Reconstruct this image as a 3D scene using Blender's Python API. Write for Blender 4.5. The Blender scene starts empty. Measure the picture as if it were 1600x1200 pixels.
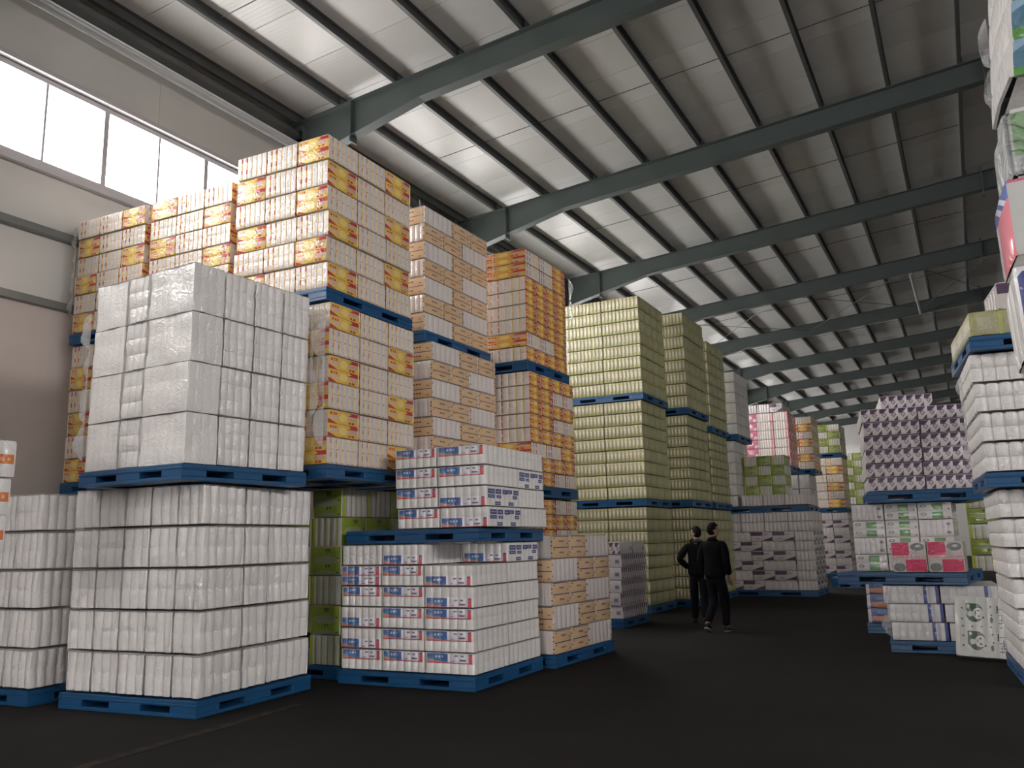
import bpy, bmesh, math, random
from mathutils import Vector, Matrix, noise
R = math.radians
random.seed(7)
SC = bpy.context.scene
COL = SC.collection

# ------------------------------------------------------------------ camera, world, light, exposure
def set_camera():
    f, p, y, r = 1345.2, R(10.354), R(27.833), R(-1.1764)
    fw = Vector((-math.sin(y)*math.cos(p), math.cos(y)*math.cos(p), math.sin(p)))
    rt = Vector((math.cos(y), math.sin(y), 0)); up = rt.cross(fw)
    rt2 = rt*math.cos(r)+up*math.sin(r); up2 = up*math.cos(r)-rt*math.sin(r)
    m = Matrix((rt2, up2, -fw)).transposed().to_4x4(); m.translation = Vector((0, 0, 1.55))
    cd = bpy.data.cameras.new('camera'); cam = bpy.data.objects.new('camera', cd); COL.objects.link(cam)
    cd.sensor_width = 36; cd.lens = f/1600*36; cd.clip_end = 300; cd.clip_start = .05
    cam.matrix_world = m; SC.camera = cam
    return cam, rt2, up2, fw
CAM, C_RT, C_UP, C_FW = set_camera()

SKY = 30.0
EXPOSURE = 0.0
SC.view_settings.view_transform = 'Standard'; SC.view_settings.look = 'None'
SC.view_settings.exposure = EXPOSURE; SC.view_settings.gamma = 1
SC.view_settings.use_curve_mapping = False
w = bpy.data.worlds.new('overcast_sky'); SC.world = w; w.use_nodes = True
nt = w.node_tree; bg = nt.nodes['Background']
tc = nt.nodes.new('ShaderNodeTexCoord'); sp = nt.nodes.new('ShaderNodeSeparateXYZ'); rp = nt.nodes.new('ShaderNodeValToRGB')
nt.links.new(tc.outputs['Generated'], sp.inputs[0]); nt.links.new(sp.outputs['Z'], rp.inputs[0])
rp.color_ramp.elements[0].position = 0.0; rp.color_ramp.elements[0].color = (.38, .37, .36, 1)
rp.color_ramp.elements[1].position = 0.03; rp.color_ramp.elements[1].color = (1, .965, .94, 1)
nt.links.new(rp.outputs[0], bg.inputs[0]); bg.inputs[1].default_value = SKY
SC.cycles.max_bounces = 10; SC.cycles.diffuse_bounces = 5; SC.cycles.glossy_bounces = 3
SC.cycles.transparent_max_bounces = 12; SC.cycles.sample_clamp_indirect = 6.0

WX0, WX1, RIDGE = -10.9, 14.1, 1.6           # walls and ridge line
YB, YE, BAY, YR1 = -12.26, 65.74, 6.0, 11.74
SLOPE = .0846
def roof_z(x): return 9.59+SLOPE*((x if x < RIDGE else 2*RIDGE-x)+9.70)
WZ0, WZ1 = 6.78, 8.07                         # window band

def portal(x, y, sgn, n):                     # daylight enters through this window opening
    d = bpy.data.lights.new('window_daylight', 'AREA'); d.shape = 'RECTANGLE'; d.size = WZ1-WZ0; d.size_y = 5.7
    d.cycles.is_portal = True
    o = bpy.data.objects.new('window_daylight', d); COL.objects.link(o)
    o.location = (x, y, (WZ0+WZ1)/2); o.rotation_euler = (0, R(-90)*sgn, 0)
NB, NRW = 13, 4                               # bays; bays with windows in the right wall
DX0, DX1, DH = -4.2, -1.2, 3.2                 # open goods door in the end wall behind the camera
d = bpy.data.lights.new('door_daylight', 'AREA'); d.shape = 'RECTANGLE'; d.size = DX1-DX0; d.size_y = DH; d.cycles.is_portal = True
o = bpy.data.objects.new('door_daylight', d); COL.objects.link(o); o.location = ((DX0+DX1)/2, YB-.22, DH/2); o.rotation_euler = (R(90), 0, R(180))
for i in range(NB):
    yc = YB+BAY*(i+.5)
    portal(WX0-.12, yc, 1, i)
    if i < NRW: portal(WX1+.12, yc, -1, i)

# ------------------------------------------------------------------ object helpers
def tag(o, label=None, cat=None, group=None, kind=None):
    if label: o['label'] = label
    if cat: o['category'] = cat
    if group: o['group'] = group
    if kind: o['kind'] = kind
    return o
def empty(name, loc=(0, 0, 0), rz=0, parent=None):
    o = bpy.data.objects.new(name, None); COL.objects.link(o); o.location = loc; o.rotation_euler = (0, 0, rz)
    o.empty_display_size = .1
    if parent: o.parent = parent
    return o
def link(name, me, parent=None, loc=(0, 0, 0), rot=(0, 0, 0)):
    o = bpy.data.objects.new(name, me); COL.objects.link(o); o.location = loc; o.rotation_euler = rot
    if parent: o.parent = parent
    return o
class MB:
    def __init__(s): s.v = []; s.f = []; s.m = []
    def box(s, x0, x1, y0, y1, z0, z1, mi=0):
        b = len(s.v)
        s.v += [(x0, y0, z0), (x1, y0, z0), (x1, y1, z0), (x0, y1, z0), (x0, y0, z1), (x1, y0, z1), (x1, y1, z1), (x0, y1, z1)]
        for q in ((0, 3, 2, 1), (4, 5, 6, 7), (0, 1, 5, 4), (1, 2, 6, 5), (2, 3, 7, 6), (3, 0, 4, 7)):
            s.f.append(tuple(b+k for k in q)); s.m.append(mi)
        return s
    def prism(s, pts, ax, a0, a1, mi=0):      # polygon pts in the other two axes, extruded along ax
        b = len(s.v); n = len(pts)
        def P(p, a):
            return {0: (a, p[0], p[1]), 1: (p[0], a, p[1]), 2: (p[0], p[1], a)}[ax]
        s.v += [P(p, a0) for p in pts]+[P(p, a1) for p in pts]
        s.f.append(tuple(b+k for k in range(n))); s.f.append(tuple(b+n+k for k in reversed(range(n)))); s.m += [mi, mi]
        for k in range(n):
            s.f.append((b+k, b+(k+1) % n, b+n+(k+1) % n, b+n+k)); s.m.append(mi)
        return s
    def tube(s, p0, p1, r, n=10, mi=0):
        p0, p1 = Vector(p0), Vector(p1); d = (p1-p0).normalized()
        a = d.orthogonal().normalized(); c = d.cross(a); b = len(s.v)
        for p in (p0, p1):
            s.v += [tuple(p+(a*math.cos(t)+c*math.sin(t))*r) for t in [2*math.pi*k/n for k in range(n)]]
        for k in range(n):
            s.f.append((b+k, b+(k+1) % n, b+n+(k+1) % n, b+n+k)); s.m.append(mi)
        s.f.append(tuple(b+k for k in reversed(range(n)))); s.f.append(tuple(b+n+k for k in range(n))); s.m += [mi, mi]
        return s
    def mesh(s, name, mats, bevel=0):
        me = bpy.data.meshes.new(name); me.from_pydata(s.v, [], s.f)
        me.polygons.foreach_set('material_index', s.m)
        for m in (mats if isinstance(mats, (list, tuple)) else [mats]): me.materials.append(m)
        bm = bmesh.new(); bm.from_mesh(me); bmesh.ops.recalc_face_normals(bm, faces=bm.faces)
        if bevel: bmesh.ops.bevel(bm, geom=bm.edges[:], offset=bevel, segments=1, affect='EDGES')
        bm.to_mesh(me); bm.free()
        return me

# ------------------------------------------------------------------ materials
class N:
    """small wrapper round a material's nodes"""
    def __init__(s, name):
        s.mat = bpy.data.materials.new(name); s.mat.use_nodes = True; s.t = s.mat.node_tree
        s.b = s.t.nodes['Principled BSDF']; s._uv = {}
    def n(s, t, **k):
        x = s.t.nodes.new(t)
        for a, b in k.items(): setattr(x, a, b)
        return x
    def l(s, a, b): s.t.links.new(a, b)
    def m(s, op, a, b=None):
        x = s.n('ShaderNodeMath', operation=op)
        for i, q in enumerate((a, b)):
            if q is None: continue
            if isinstance(q, (int, float)): x.inputs[i].default_value = q
            else: s.l(q, x.inputs[i])
        return x.outputs[0]
    def uv(s, name):
        if name not in s._uv:
            u = s.n('ShaderNodeUVMap', uv_map=name); p = s.n('ShaderNodeSeparateXYZ'); s.l(u.outputs[0], p.inputs[0])
            U, V = p.outputs[0], p.outputs[1]
            if name == 'cell': U, V = s.m('FRACT', U), s.m('FRACT', V)
            s._uv[name] = (U, V)
        return s._uv[name]
    def mask(s, d):
        """d: ('rect',uv,x0,x1,y0,y1) | ('half',uv,a,b,c): a*u+b*v<c | ('ell',uv,cx,cy,rx,ry) | ('and',d,d..) | ('not',d) | ('tier',k,n,d): only in tier k of n"""
        k = d[0]
        if k == 'and':
            r = s.mask(d[1])
            for q in d[2:]: r = s.m('MULTIPLY', r, s.mask(q))
            return r
        if k == 'or':
            r = s.mask(d[1])
            for q in d[2:]: r = s.m('MAXIMUM', r, s.mask(q))
            return r
        if k == 'not': return s.m('SUBTRACT', 1.0, s.mask(d[1]))
        U, V = s.uv(d[1])
        if k == 'rect':
            r = None
            for c, op, q in ((U, 'GREATER_THAN', d[2]), (U, 'LESS_THAN', d[3]), (V, 'GREATER_THAN', d[4]), (V, 'LESS_THAN', d[5])):
                if q is None: continue
                x = s.m(op, c, q); r = x if r is None else s.m('MULTIPLY', r, x)
            return r
        if k == 'half':
            return s.m('LESS_THAN', s.m('ADD', s.m('MULTIPLY', U, d[2]), s.m('MULTIPLY', V, d[3])), d[4])
        if k == 'ell':
            a = s.m('POWER', s.m('ABSOLUTE', s.m('DIVIDE', s.m('SUBTRACT', U, d[2]), d[4])), 2.0)
            b = s.m('POWER', s.m('ABSOLUTE', s.m('DIVIDE', s.m('SUBTRACT', V, d[3]), d[5])), 2.0)
            return s.m('LESS_THAN', s.m('ADD', a, b), 1.0)
    def colour(s, base, layers):
        c = s.n('ShaderNodeRGB'); c.outputs[0].default_value = (*base, 1); cur = c.outputs[0]
        for col, d in layers:
            x = s.n('ShaderNodeMix', data_type='RGBA'); s.l(s.mask(d), x.inputs['Factor'])
            s.l(cur, x.inputs['A']); x.inputs['B'].default_value = (*col, 1); cur = x.outputs['Result']
        return cur
    def tint(s, cur, amt, scale=3.0, rnd=.06):
        """mild uneven colour plus a small per-object difference"""
        g = s.n('ShaderNodeTexCoord'); nz = s.n('ShaderNodeTexNoise'); nz.inputs['Scale'].default_value = scale
        nz.inputs['Detail'].default_value = 4
        s.l(g.outputs['Object'], nz.inputs['Vector'])
        oi = s.n('ShaderNodeObjectInfo')
        v = s.m('ADD', s.m('MULTIPLY', s.m('SUBTRACT', nz.outputs[0], .5), amt), s.m('MULTIPLY', s.m('SUBTRACT', oi.outputs['Random'], .5), rnd))
        h = s.n('ShaderNodeHueSaturation'); s.l(s.m('ADD', v, 1.0), h.inputs['Value']); s.l(cur, h.inputs['Color'])
        return h.outputs[0]
    def wrinkle(s, scale=10, strength=.25, dist=.01, stretch=(1, 1, 1)):
        g = s.n('ShaderNodeTexCoord'); oi = s.n('ShaderNodeObjectInfo')
        mp = s.n('ShaderNodeMapping'); mp.inputs['Scale'].default_value = stretch
        a = s.n('ShaderNodeVectorMath', operation='ADD'); s.l(g.outputs['Object'], a.inputs[0])
        cv = s.n('ShaderNodeCombineXYZ'); q = s.m('MULTIPLY', oi.outputs['Random'], 37.0)
        for i in range(3): s.l(q, cv.inputs[i])
        s.l(cv.outputs[0], a.inputs[1]); s.l(a.outputs[0], mp.inputs[0])
        nz = s.n('ShaderNodeTexNoise'); nz.inputs['Scale'].default_value = scale; nz.inputs['Detail'].default_value = 3
        nz.inputs['Distortion'].default_value = 1.2
        s.l(mp.outputs[0], nz.inputs['Vector'])
        r = s.m('ABSOLUTE', s.m('SUBTRACT', nz.outputs[0], .5))
        r = s.m('POWER', s.m('MULTIPLY', r, 2.0), .6)
        b = s.n('ShaderNodeBump'); b.inputs['Strength'].default_value = strength; b.inputs['Distance'].default_value = dist
        s.l(r, b.inputs['Height']); s.l(b.outputs[0], s.b.inputs['Normal'])
        try: s.l(b.outputs[0], s.b.inputs['Coat Normal'])
        except Exception: pass
    def set(s, **k):
        for a, v in k.items():
            a = a.replace('_', ' ')
            if isinstance(v, (int, float, tuple)): s.b.inputs[a].default_value = v
            else: s.l(v, s.b.inputs[a])
        return s
def film_mat(name, base, layers=(), amt=.10, rough=.42, coat=.6, wr=(9, .5, .014), stretch=(1, 1, 1), rnd=.08):
    n = N(name); c = n.colour(base, layers); c = n.tint(c, amt, 5, rnd)
    n.set(Base_Color=c, Roughness=rough, Coat_Weight=coat, Coat_Roughness=.12)
    n.wrinkle(*wr, stretch)
    return n.mat
def plain(name, base, rough=.6, metal=0, amt=.1, scale=4, bump=None, spec=.5):
    n = N(name); c = n.tint(n.colour(base, ()), amt, scale, 0); n.set(Base_Color=c, Roughness=rough, Metallic=metal, Specular_IOR_Level=spec)
    if bump: n.wrinkle(*bump)
    return n.mat

WHITE = (.80, .775, .76)
TIS = (.72, .66, .64)
M = {}
M['roll'] = film_mat('white_roll_film', WHITE)
M['roll_dull'] = film_mat('white_roll_film_dull', (.66, .64, .625), coat=.35)
M['film_top'] = film_mat('white_film_top', (.74, .72, .71))
RED, YEL, ORG, GOLD = (.50, .03, .035), (.84, .60, .13), (.80, .33, .05), (.86, .70, .42)
def tiers(n, f):                              # the same print repeated in each of n tiers of a face
    return [q for k in range(n) for q in f(k/n, 1.0/n)]
# yellow tissue bundles: slab side and printed end
yel_side = film_mat('tissue_slab_white_yellow', TIS, [
    (GOLD, ('rect', 'cell', .0, .16, None, None)), (GOLD, ('rect', 'cell', .88, 1, None, None)),
    (RED, ('rect', 'cell', .02, .13, .06, .15)), (RED, ('rect', 'cell', .42, .5, .07, .12)), (RED, ('rect', 'cell', .6, .68, .62, .68)),
    (YEL, ('and', ('rect', 'face', .0, .36, None, None), ('rect', 'cell', .82, 1, None, None))),
    (RED, ('and', ('rect', 'face', .0, .36, None, None), ('rect', 'cell', .80, 1, .52, .9)))], wr=(11, .6, .014))
def yel_art(z, h):
    P = lambda y: z+h*y
    return [((.62, .42, .38), ('ell', 'face', .80, P(.50), .17, .15*h)),
            ((.66, .47, .42), ('ell', 'face', .20, P(.48), .17, .13*h)), ((.88, .66, .22), ('ell', 'face', .48, P(.5), .12, .30*h)),
            (RED, ('and', ('rect', 'face', .62, 1, P(.68), P(.97)), ('half', 'face', -1, 1/h*.8, -.62+(z/h+.68)*.8+.26*.0))),
            (RED, ('and', ('rect', 'face', 0, .34, P(.03), P(.32)), ('half', 'face', 1, 1/h*.9, (z/h)*.9+.33))),
            (RED, ('and', ('rect', 'face', .68, 1, P(.70), P(.98)), ('not', ('half', 'face', 1, 1/h, z/h+1.60)))),
            (RED, ('rect', 'face', .08, .28, P(.66), P(.84))), (YEL, ('rect', 'face', .13, .17, P(.69), P(.81))), (YEL, ('rect', 'face', .20, .24, P(.70), P(.79))),
            (RED, ('rect', 'face', .66, .84, P(.10), P(.26))), (YEL, ('rect', 'face', .72, .76, P(.13), P(.23)))]
yel_end = film_mat('tissue_end_yellow_red', (.80, .53, .10), tiers(2, yel_art)+[(RED, ('rect', 'face', None, None, .492, .508))], wr=(10, .6, .014))
yel_top = film_mat('tissue_top_yellow', (.74, .66, .55))
# orange tissue bundles (third stack)
or_side = film_mat('tissue_slab_white_orange', TIS, [
    (GOLD, ('rect', 'cell', .84, 1, None, None)), (RED, ('and', ('rect', 'face', 0, .5, None, None), ('rect', 'cell', .0, .16, .3, 1))),
    (YEL, ('and', ('rect', 'face', .55, 1, None, None), ('rect', 'cell', .0, .2, .4, 1)))], wr=(9, .25, .01))
or_end = film_mat('tissue_end_orange_red', (.80, .42, .06), tiers(2, yel_art)+[(RED, ('rect', 'face', 0, .04, None, None))], wr=(8, .3, .01))
# tan tissue boxes
NAVY = (.03, .04, .13); TAN = (.70, .48, .29)
tan_end = film_mat('tissue_end_tan', TAN, tiers(2, lambda z, h: [
    (NAVY, ('rect', 'face', .04, .96, z+h*.90, z+h*.985)), (NAVY, ('rect', 'face', .06, .14, z+h*.72, z+h*.80)),
    ((.10, .06, .07), ('rect', 'face', .38, .44, z+h*.42, z+h*.58)), ((.10, .06, .07), ('rect', 'face', .47, .53, z+h*.42, z+h*.58)),
    ((.10, .06, .07), ('rect', 'face', .56, .62, z+h*.42, z+h*.58)), ((.25, .18, .14), ('rect', 'face', .80, .88, z+h*.22, z+h*.34))]), wr=(8, .2, .008))
tan_side = film_mat('tissue_slab_white_tan', TIS, [
    (TAN, ('rect', 'face', .93, 1, None, None)), (NAVY, ('and', ('rect', 'face', .94, .985, None, None), ('rect', 'cell', None, None, .40, .52))),
    (NAVY, ('and', ('rect', 'face', .94, .985, None, None), ('rect', 'cell', None, None, .06, .16))), (NAVY, ('and', ('rect', 'face', 0, .02, None, None), ('rect', 'cell', None, None, .42, .6)))], wr=(9, .2, .008))
# pale green mini tissue packs
LIME = (.43, .50, .06); PGR = (.60, .58, .35)
gr_side = film_mat('mini_tissue_side_pale_green', (.56, .51, .40), [
    ((.30, .30, .10), ('rect', 'cell', .0, .26, None, None)), ((.48, .44, .20), ('rect', 'cell', .80, 1, None, None)),
    ((.50, .52, .16), ('rect', 'cell', .3, .8, .05, .20)), ((.70, .50, .14), ('rect', 'cell', .55, .8, .78, .86)), ((.78, .74, .66), ('rect', 'cell', .45, .75, .3, .7))], amt=.5, wr=(16, .6, .02), rnd=.15)
gr_end = film_mat('mini_tissue_end_pale_green', (.37, .36, .20), [
    ((.42, .41, .28), ('rect', 'cell', .3, .75, .25, .75)), ((.45, .48, .16), ('rect', 'cell', 0, .12, None, None))], amt=.45, wr=(14, .6, .02), rnd=.12)
# bright lime packs
lm_side = film_mat('tissue_slab_white_lime', (.62, .60, .55), [
    (LIME, ('rect', 'face', 0, .12, None, None)), ((.30, .36, .05), ('rect', 'cell', .86, 1, None, None))], wr=(9, .25, .01))
lm_end = film_mat('tissue_end_lime', (.26, .36, .035), tiers(2, lambda z, h: [
    ((.34, .38, .20), ('ell', 'face', .5, z+.05*h, .42, .30*h)), ((.72, .72, .66), ('rect', 'face', .95, 1, z, z+h)),
    ((.55, .24, .03), ('rect', 'face', 0, .95, z+h*.95, z+h)),
    ((.03, .06, .02), ('rect', 'face', .48, .52, z+h*.52, z+h*.86)), ((.03, .06, .02), ('rect', 'face', .40, .62, z+h*.74, z+h*.79)),
    ((.03, .06, .02), ('rect', 'face', .56, .60, z+h*.56, z+h*.84)), ((.03, .06, .02), ('rect', 'face', .82, .90, z+h*.14, z+h*.22))]), wr=(8, .3, .01))
# blue label roll packs
def blue_label(z, h):
    P = lambda y: z+h*y
    return [((.78, .75, .80), ('rect', 'face', .04, .92, P(.10), P(.95))),
            ((.06, .12, .36), ('rect', 'face', .04, .46, P(.14), P(.95))),
            ((.05, .22, .45), ('and', ('rect', 'face', .04, .46, P(.14), P(.60)), ('half', 'face', .9, 1/h, z/h+.72), ('not', ('half', 'face', .9, 1/h, z/h+.52)))),
            ((.62, .30, .26), ('and', ('rect', 'face', .04, .36, P(.12), P(.60)), ('half', 'face', .9, 1/h, z/h+.50))),
            ((.55, .60, .72), ('rect', 'face', .20, .25, P(.52), P(.74))), ((.55, .60, .72), ('rect', 'face', .27, .31, P(.52), P(.74))), ((.55, .60, .72), ('rect', 'face', .33, .37, P(.52), P(.74))),
            ((.16, .14, .22), ('rect', 'face', .60, .66, P(.66), P(.80))), ((.16, .14, .22), ('rect', 'face', .72, .78, P(.66), P(.80))),
            ((.16, .14, .22), ('rect', 'face', .70, .82, P(.26), P(.42))), ((.16, .14, .22), ('rect', 'face', .54, .60, P(.22), P(.28))),
            ((.72, .10, .12), ('rect', 'face', .88, .95, P(.10), P(.95))), ((.10, .10, .30), ('rect', 'face', .89, .94, P(.78), P(.95))),
            ((.62, .08, .10), ('rect', 'face', .04, .95, P(.02), P(.12)))]
bl_top = film_mat('roll_front_label_upper', WHITE, blue_label(.5, .5), wr=(9, .3, .01))
bl_bot = film_mat('roll_front_label_lower', WHITE, blue_label(0, .5), wr=(9, .3, .01))
bl_two = film_mat('roll_front_label_both', WHITE, blue_label(0, .5)+blue_label(.5, .5), wr=(9, .3, .01))
sq = [(.04, .24, .62, .86), (.27, .44, .62, .86), (.47, .62, .62, .86), (.80, .97, .62, .86), (.04, .24, .40, .58), (.60, .76, .66, .86), (.30, .44, .40, .56), (.78, .92, .40, .58), (.24, .42, .06, .24), (.64, .80, .06, .24)]
bl_sq = film_mat('roll_side_navy_squares', WHITE, [((.07, .08, .24), ('rect', 'face', *q)) for q in sq]+[((.6, .6, .7), ('rect', 'face', q[0]+.03, q[1]-.03, (q[2]+q[3])/2-.012, (q[2]+q[3])/2+.012)) for q in sq], wr=(9, .3, .01))
# purple diamond packs
PUR = (.085, .05, .10)
def diamond(cx, cy, rx, ry, uvn='cell'):
    s = rx; k = rx/ry
    return ('and', ('half', uvn, 1, k, cx+k*cy+s), ('not', ('half', uvn, 1, k, cx+k*cy-s)), ('half', uvn, 1, -k, cx-k*cy+s), ('not', ('half', uvn, 1, -k, cx-k*cy-s)))
PW = (.66, .61, .62)
pu_end = film_mat('tissue_end_purple_diamond', PW, [
    (PUR, ('and', ('rect', 'cell', .05, .95, .60, .97), ('half', 'cell', 1, -1.4, -.42))), ((.2, .12, .24), ('rect', 'cell', .06, .9, .93, .97)),
    (PUR, ('and', ('rect', 'cell', .08, .97, .04, .40), ('not', ('half', 'cell', 1, -1.4, .42)))),
    ((.25, .18, .27), diamond(.52, .50, .30, .22)), (PW, diamond(.52, .50, .17, .12)), ((.3, .2, .3), diamond(.52, .50, .07, .05))], wr=(9, .2, .01))
pu_side = film_mat('tissue_slab_white_purple', (.70, .67, .68), [((.3, .22, .36), ('and', ('rect', 'face', .8, .92, None, None), ('rect', 'cell', None, None, .3, .6)))], wr=(10, .45, .012))
pw_end = film_mat('tissue_end_purple_wide', (.60, .55, .54), [
    (PUR, ('and', ('rect', 'face', .0, .55, .58, .97), ('half', 'face', 1, -1.3, -.24))),
    (PUR, ('and', ('rect', 'face', .40, 1, .03, .42), ('not', ('half', 'face', 1, -1.3, .42)))),
    ((.42, .33, .38), ('ell', 'face', .68, .72, .13, .09)), ((.42, .33, .38), ('ell', 'face', .32, .27, .13, .08))], wr=(9, .2, .01))
pw_side = film_mat('tissue_slab_white_dotted', (.62, .57, .56), [((.05, .04, .06), ('rect', 'cell', .82, .96, .86, .94))], wr=(9, .2, .01))
# green and white cartons, pink packs, navy edged packs
gw_end = film_mat('carton_white_green_panel', (.66, .64, .63), tiers(2, lambda z, h: [
    ((.09, .26, .10), ('rect', 'face', .42, .74, z+h*.12, z+h*.86)), ((.16, .36, .08), ('ell', 'face', .58, z+h*.3, .12, h*.16)),
    ((.12, .12, .13), ('ell', 'face', .17, z+h*.6, .09, h*.17)), ((.66, .64, .63), ('ell', 'face', .17, z+h*.6, .055, h*.09)), ((.2, .2, .2), ('rect', 'face', .88, .94, z+h*.1, z+h*.26)),
    ((.35, .34, .34), ('rect', 'face', 0, 1, z, z+h*.03))]), wr=(9, .25, .01))
PINK = (.72, .06, .16)
pk_end = film_mat('pack_pink_white', (.66, .50, .52), [
    (PINK, ('rect', 'face', .02, .52, .56, 1)), (PINK, ('rect', 'face', .40, .98, .02, .42)), ((.60, .58, .58), ('rect', 'face', .52, .98, .60, 1)), ((.60, .58, .58), ('rect', 'face', .02, .40, .0, .42)),
    ((.22, .21, .22), ('ell', 'face', .76, .84, .20, .13)), ((.22, .21, .22), ('ell', 'face', .22, .16, .17, .14)), ((.6, .6, .6), ('ell', 'face', .78, .86, .08, .05)),
    ((.72, .40, .45), ('rect', 'face', 0, 1, .46, .53))], wr=(9, .9, .02))
pk_side = film_mat('pack_side_cream', (.50, .50, .36), [])
pf_end = film_mat('pack_pink_flowered', (.66, .16, .26), [((.78, .7, .7), ('ell', 'face', .4, .6, .2, .2)), ((.78, .7, .7), ('ell', 'face', .75, .25, .12, .2)), ((.78, .72, .7), ('rect', 'face', .9, 1, 0, 1))])
pf_side = film_mat('tissue_slab_white_pink', (.74, .66, .62), [((.62, .16, .2), ('rect', 'face', .82, .9, None, None)), ((.62, .16, .2), ('rect', 'face', .94, .98, None, None))])
nv_side = film_mat('tissue_slab_white_navy', (.66, .65, .66), [
    ((.05, .07, .25), ('rect', 'face', .72, .78, None, None)), ((.05, .07, .25), ('rect', 'face', .93, 1, None, None)), ((.5, .5, .6), ('rect', 'face', .80, .84, None, None))], wr=(9, .25, .01))
nv_end = film_mat('pack_end_navy_orange', (.10, .13, .34), [((.5, .22, .12), ('ell', 'face', .5, .3, .5, .22)), ((.66, .65, .66), ('rect', 'face', 0, .08, 0, 1)), ((.16, .24, .42), ('rect', 'face', .2, .9, .65, .9))])
org_lab = film_mat('roll_front_orange_label', WHITE, [((.72, .20, .04), ('rect', 'face', .70, .96, .36, .62)), ((.8, .5, .4), ('rect', 'face', .76, .82, .45, .54)), ((.8, .5, .4), ('rect', 'face', .86, .9, .45, .54))])

# kind: (object name, short description, columns per metre-ish or count, end columns, tiers, bulge, shape, [front,right,back,left,top])
K = {
 'roll': dict(name='toilet_roll_pack', d='white roll pack', pitch=.115, nt=2, b=.024, roll=1, mats=[M['roll']]*4),
 'roll3': dict(name='toilet_roll_pack', d='white roll pack', pitch=.108, nt=3, b=.012, zi=.6, roll=1, mats=[M['roll']]*4),
 'rollgrid': dict(name='toilet_roll_pack', d='white roll pack', pitch=.128, nt=2, b=.034, zi=.45, roll=1, mats=[M['roll']]*4),
 'rollflat': dict(name='toilet_roll_pack', d='smooth roll pack', pitch=.105, nt=3, b=.004, roll=1, mats=[M['roll']]*4),
 'rolldull': dict(name='toilet_roll_pack', d='plain roll pack', pitch=.12, nt=2, b=.008, roll=1, mats=[M['roll_dull']]*4),
 'rollorange': dict(name='toilet_roll_pack', d='orange-label roll pack', pitch=.12, nt=1, b=.008, roll=1, mats=[org_lab]*4),
 'yellow': dict(name='yellow_tissue_bundle', d='yellow tissue bundle', nc=6, ne=1, nt=2, b=.010, mats=[yel_side, yel_end]*2, top=yel_top),
 'orange': dict(name='orange_tissue_bundle', d='orange tissue bundle', nc=6, ne=1, nt=2, b=.008, mats=[or_side, or_end]*2, top=yel_top),
 'tan': dict(name='tan_tissue_bundle', d='tan tissue bundle', nc=6, ne=1, nt=2, b=.007, mats=[tan_side, tan_end]*2),
 'green': dict(name='pale_green_mini_tissue_pack', d='pale green tissue pack', nc=10, ne=2, nt=1, b=.013, roll=1, mats=[gr_side, gr_end]*2, top=gr_end),
 'lime': dict(name='lime_tissue_bundle', d='lime green tissue bundle', nc=5, ne=1, nt=2, b=.008, mats=[lm_side, lm_end]*2),
 'bltop': dict(name='labelled_roll_pack', d='upper-label roll pack', nc=6, ne=7, nt=2, b=.012, roll=1, mats=[bl_top, M['roll'], M['roll'], M['roll']]),
 'blbot': dict(name='labelled_roll_pack', d='lower-label roll pack', nc=6, ne=7, nt=2, b=.012, roll=1, mats=[bl_bot, M['roll'], M['roll'], M['roll']]),
 'bltwo': dict(name='labelled_roll_pack', d='double-label roll pack', nc=6, ne=7, nt=2, b=.012, roll=1, mats=[bl_two, M['roll'], M['roll'], M['roll']]),
 'blsq': dict(name='labelled_roll_pack', d='navy-squares roll pack', nc=6, ne=7, nt=2, b=.010, roll=1, mats=[bl_bot, bl_sq, M['roll'], M['roll']]),
 'blplain': dict(name='plain_roll_pack', d='unlabelled white roll pack', nc=6, ne=7, nt=2, b=.012, roll=1, mats=[M['roll']]*4),
 'purple': dict(name='purple_tissue_bundle', d='purple tissue bundle', nc=6, ne=1, nt=1, b=.007, mats=[pu_end, pu_side]*2, top=pu_side),
 'purplewide': dict(name='purple_tissue_bundle', d='purple-cornered white bundle', nc=5, ne=1, nt=1, b=.006, mats=[pw_side, pw_end]*2, top=pw_side),
 'dotted': dict(name='white_tissue_bundle', d='dotted white bundle', nc=6, ne=1, nt=1, b=.006, mats=[pw_side]*4, top=pw_side),
 'greenwhite': dict(name='green_white_tissue_bundle', d='green-panelled white bundle', nc=6, ne=1, nt=2, b=.006, mats=[pu_side, gw_end]*2),
 'pink': dict(name='pink_tissue_pack', d='shiny pink pack', nc=1, ne=2, nt=1, b=.006, mats=[pk_end, pk_side]*2),
 'pinkflower': dict(name='pink_tissue_bundle', d='pink tissue bundle', nc=6, ne=1, nt=2, b=.006, mats=[pf_side, pf_end]*2),
 'navy': dict(name='navy_white_tissue_bundle', d='navy-edged white bundle', nc=7, ne=1, nt=2, b=.006, mats=[nv_side, nv_end]*2),
}

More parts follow.
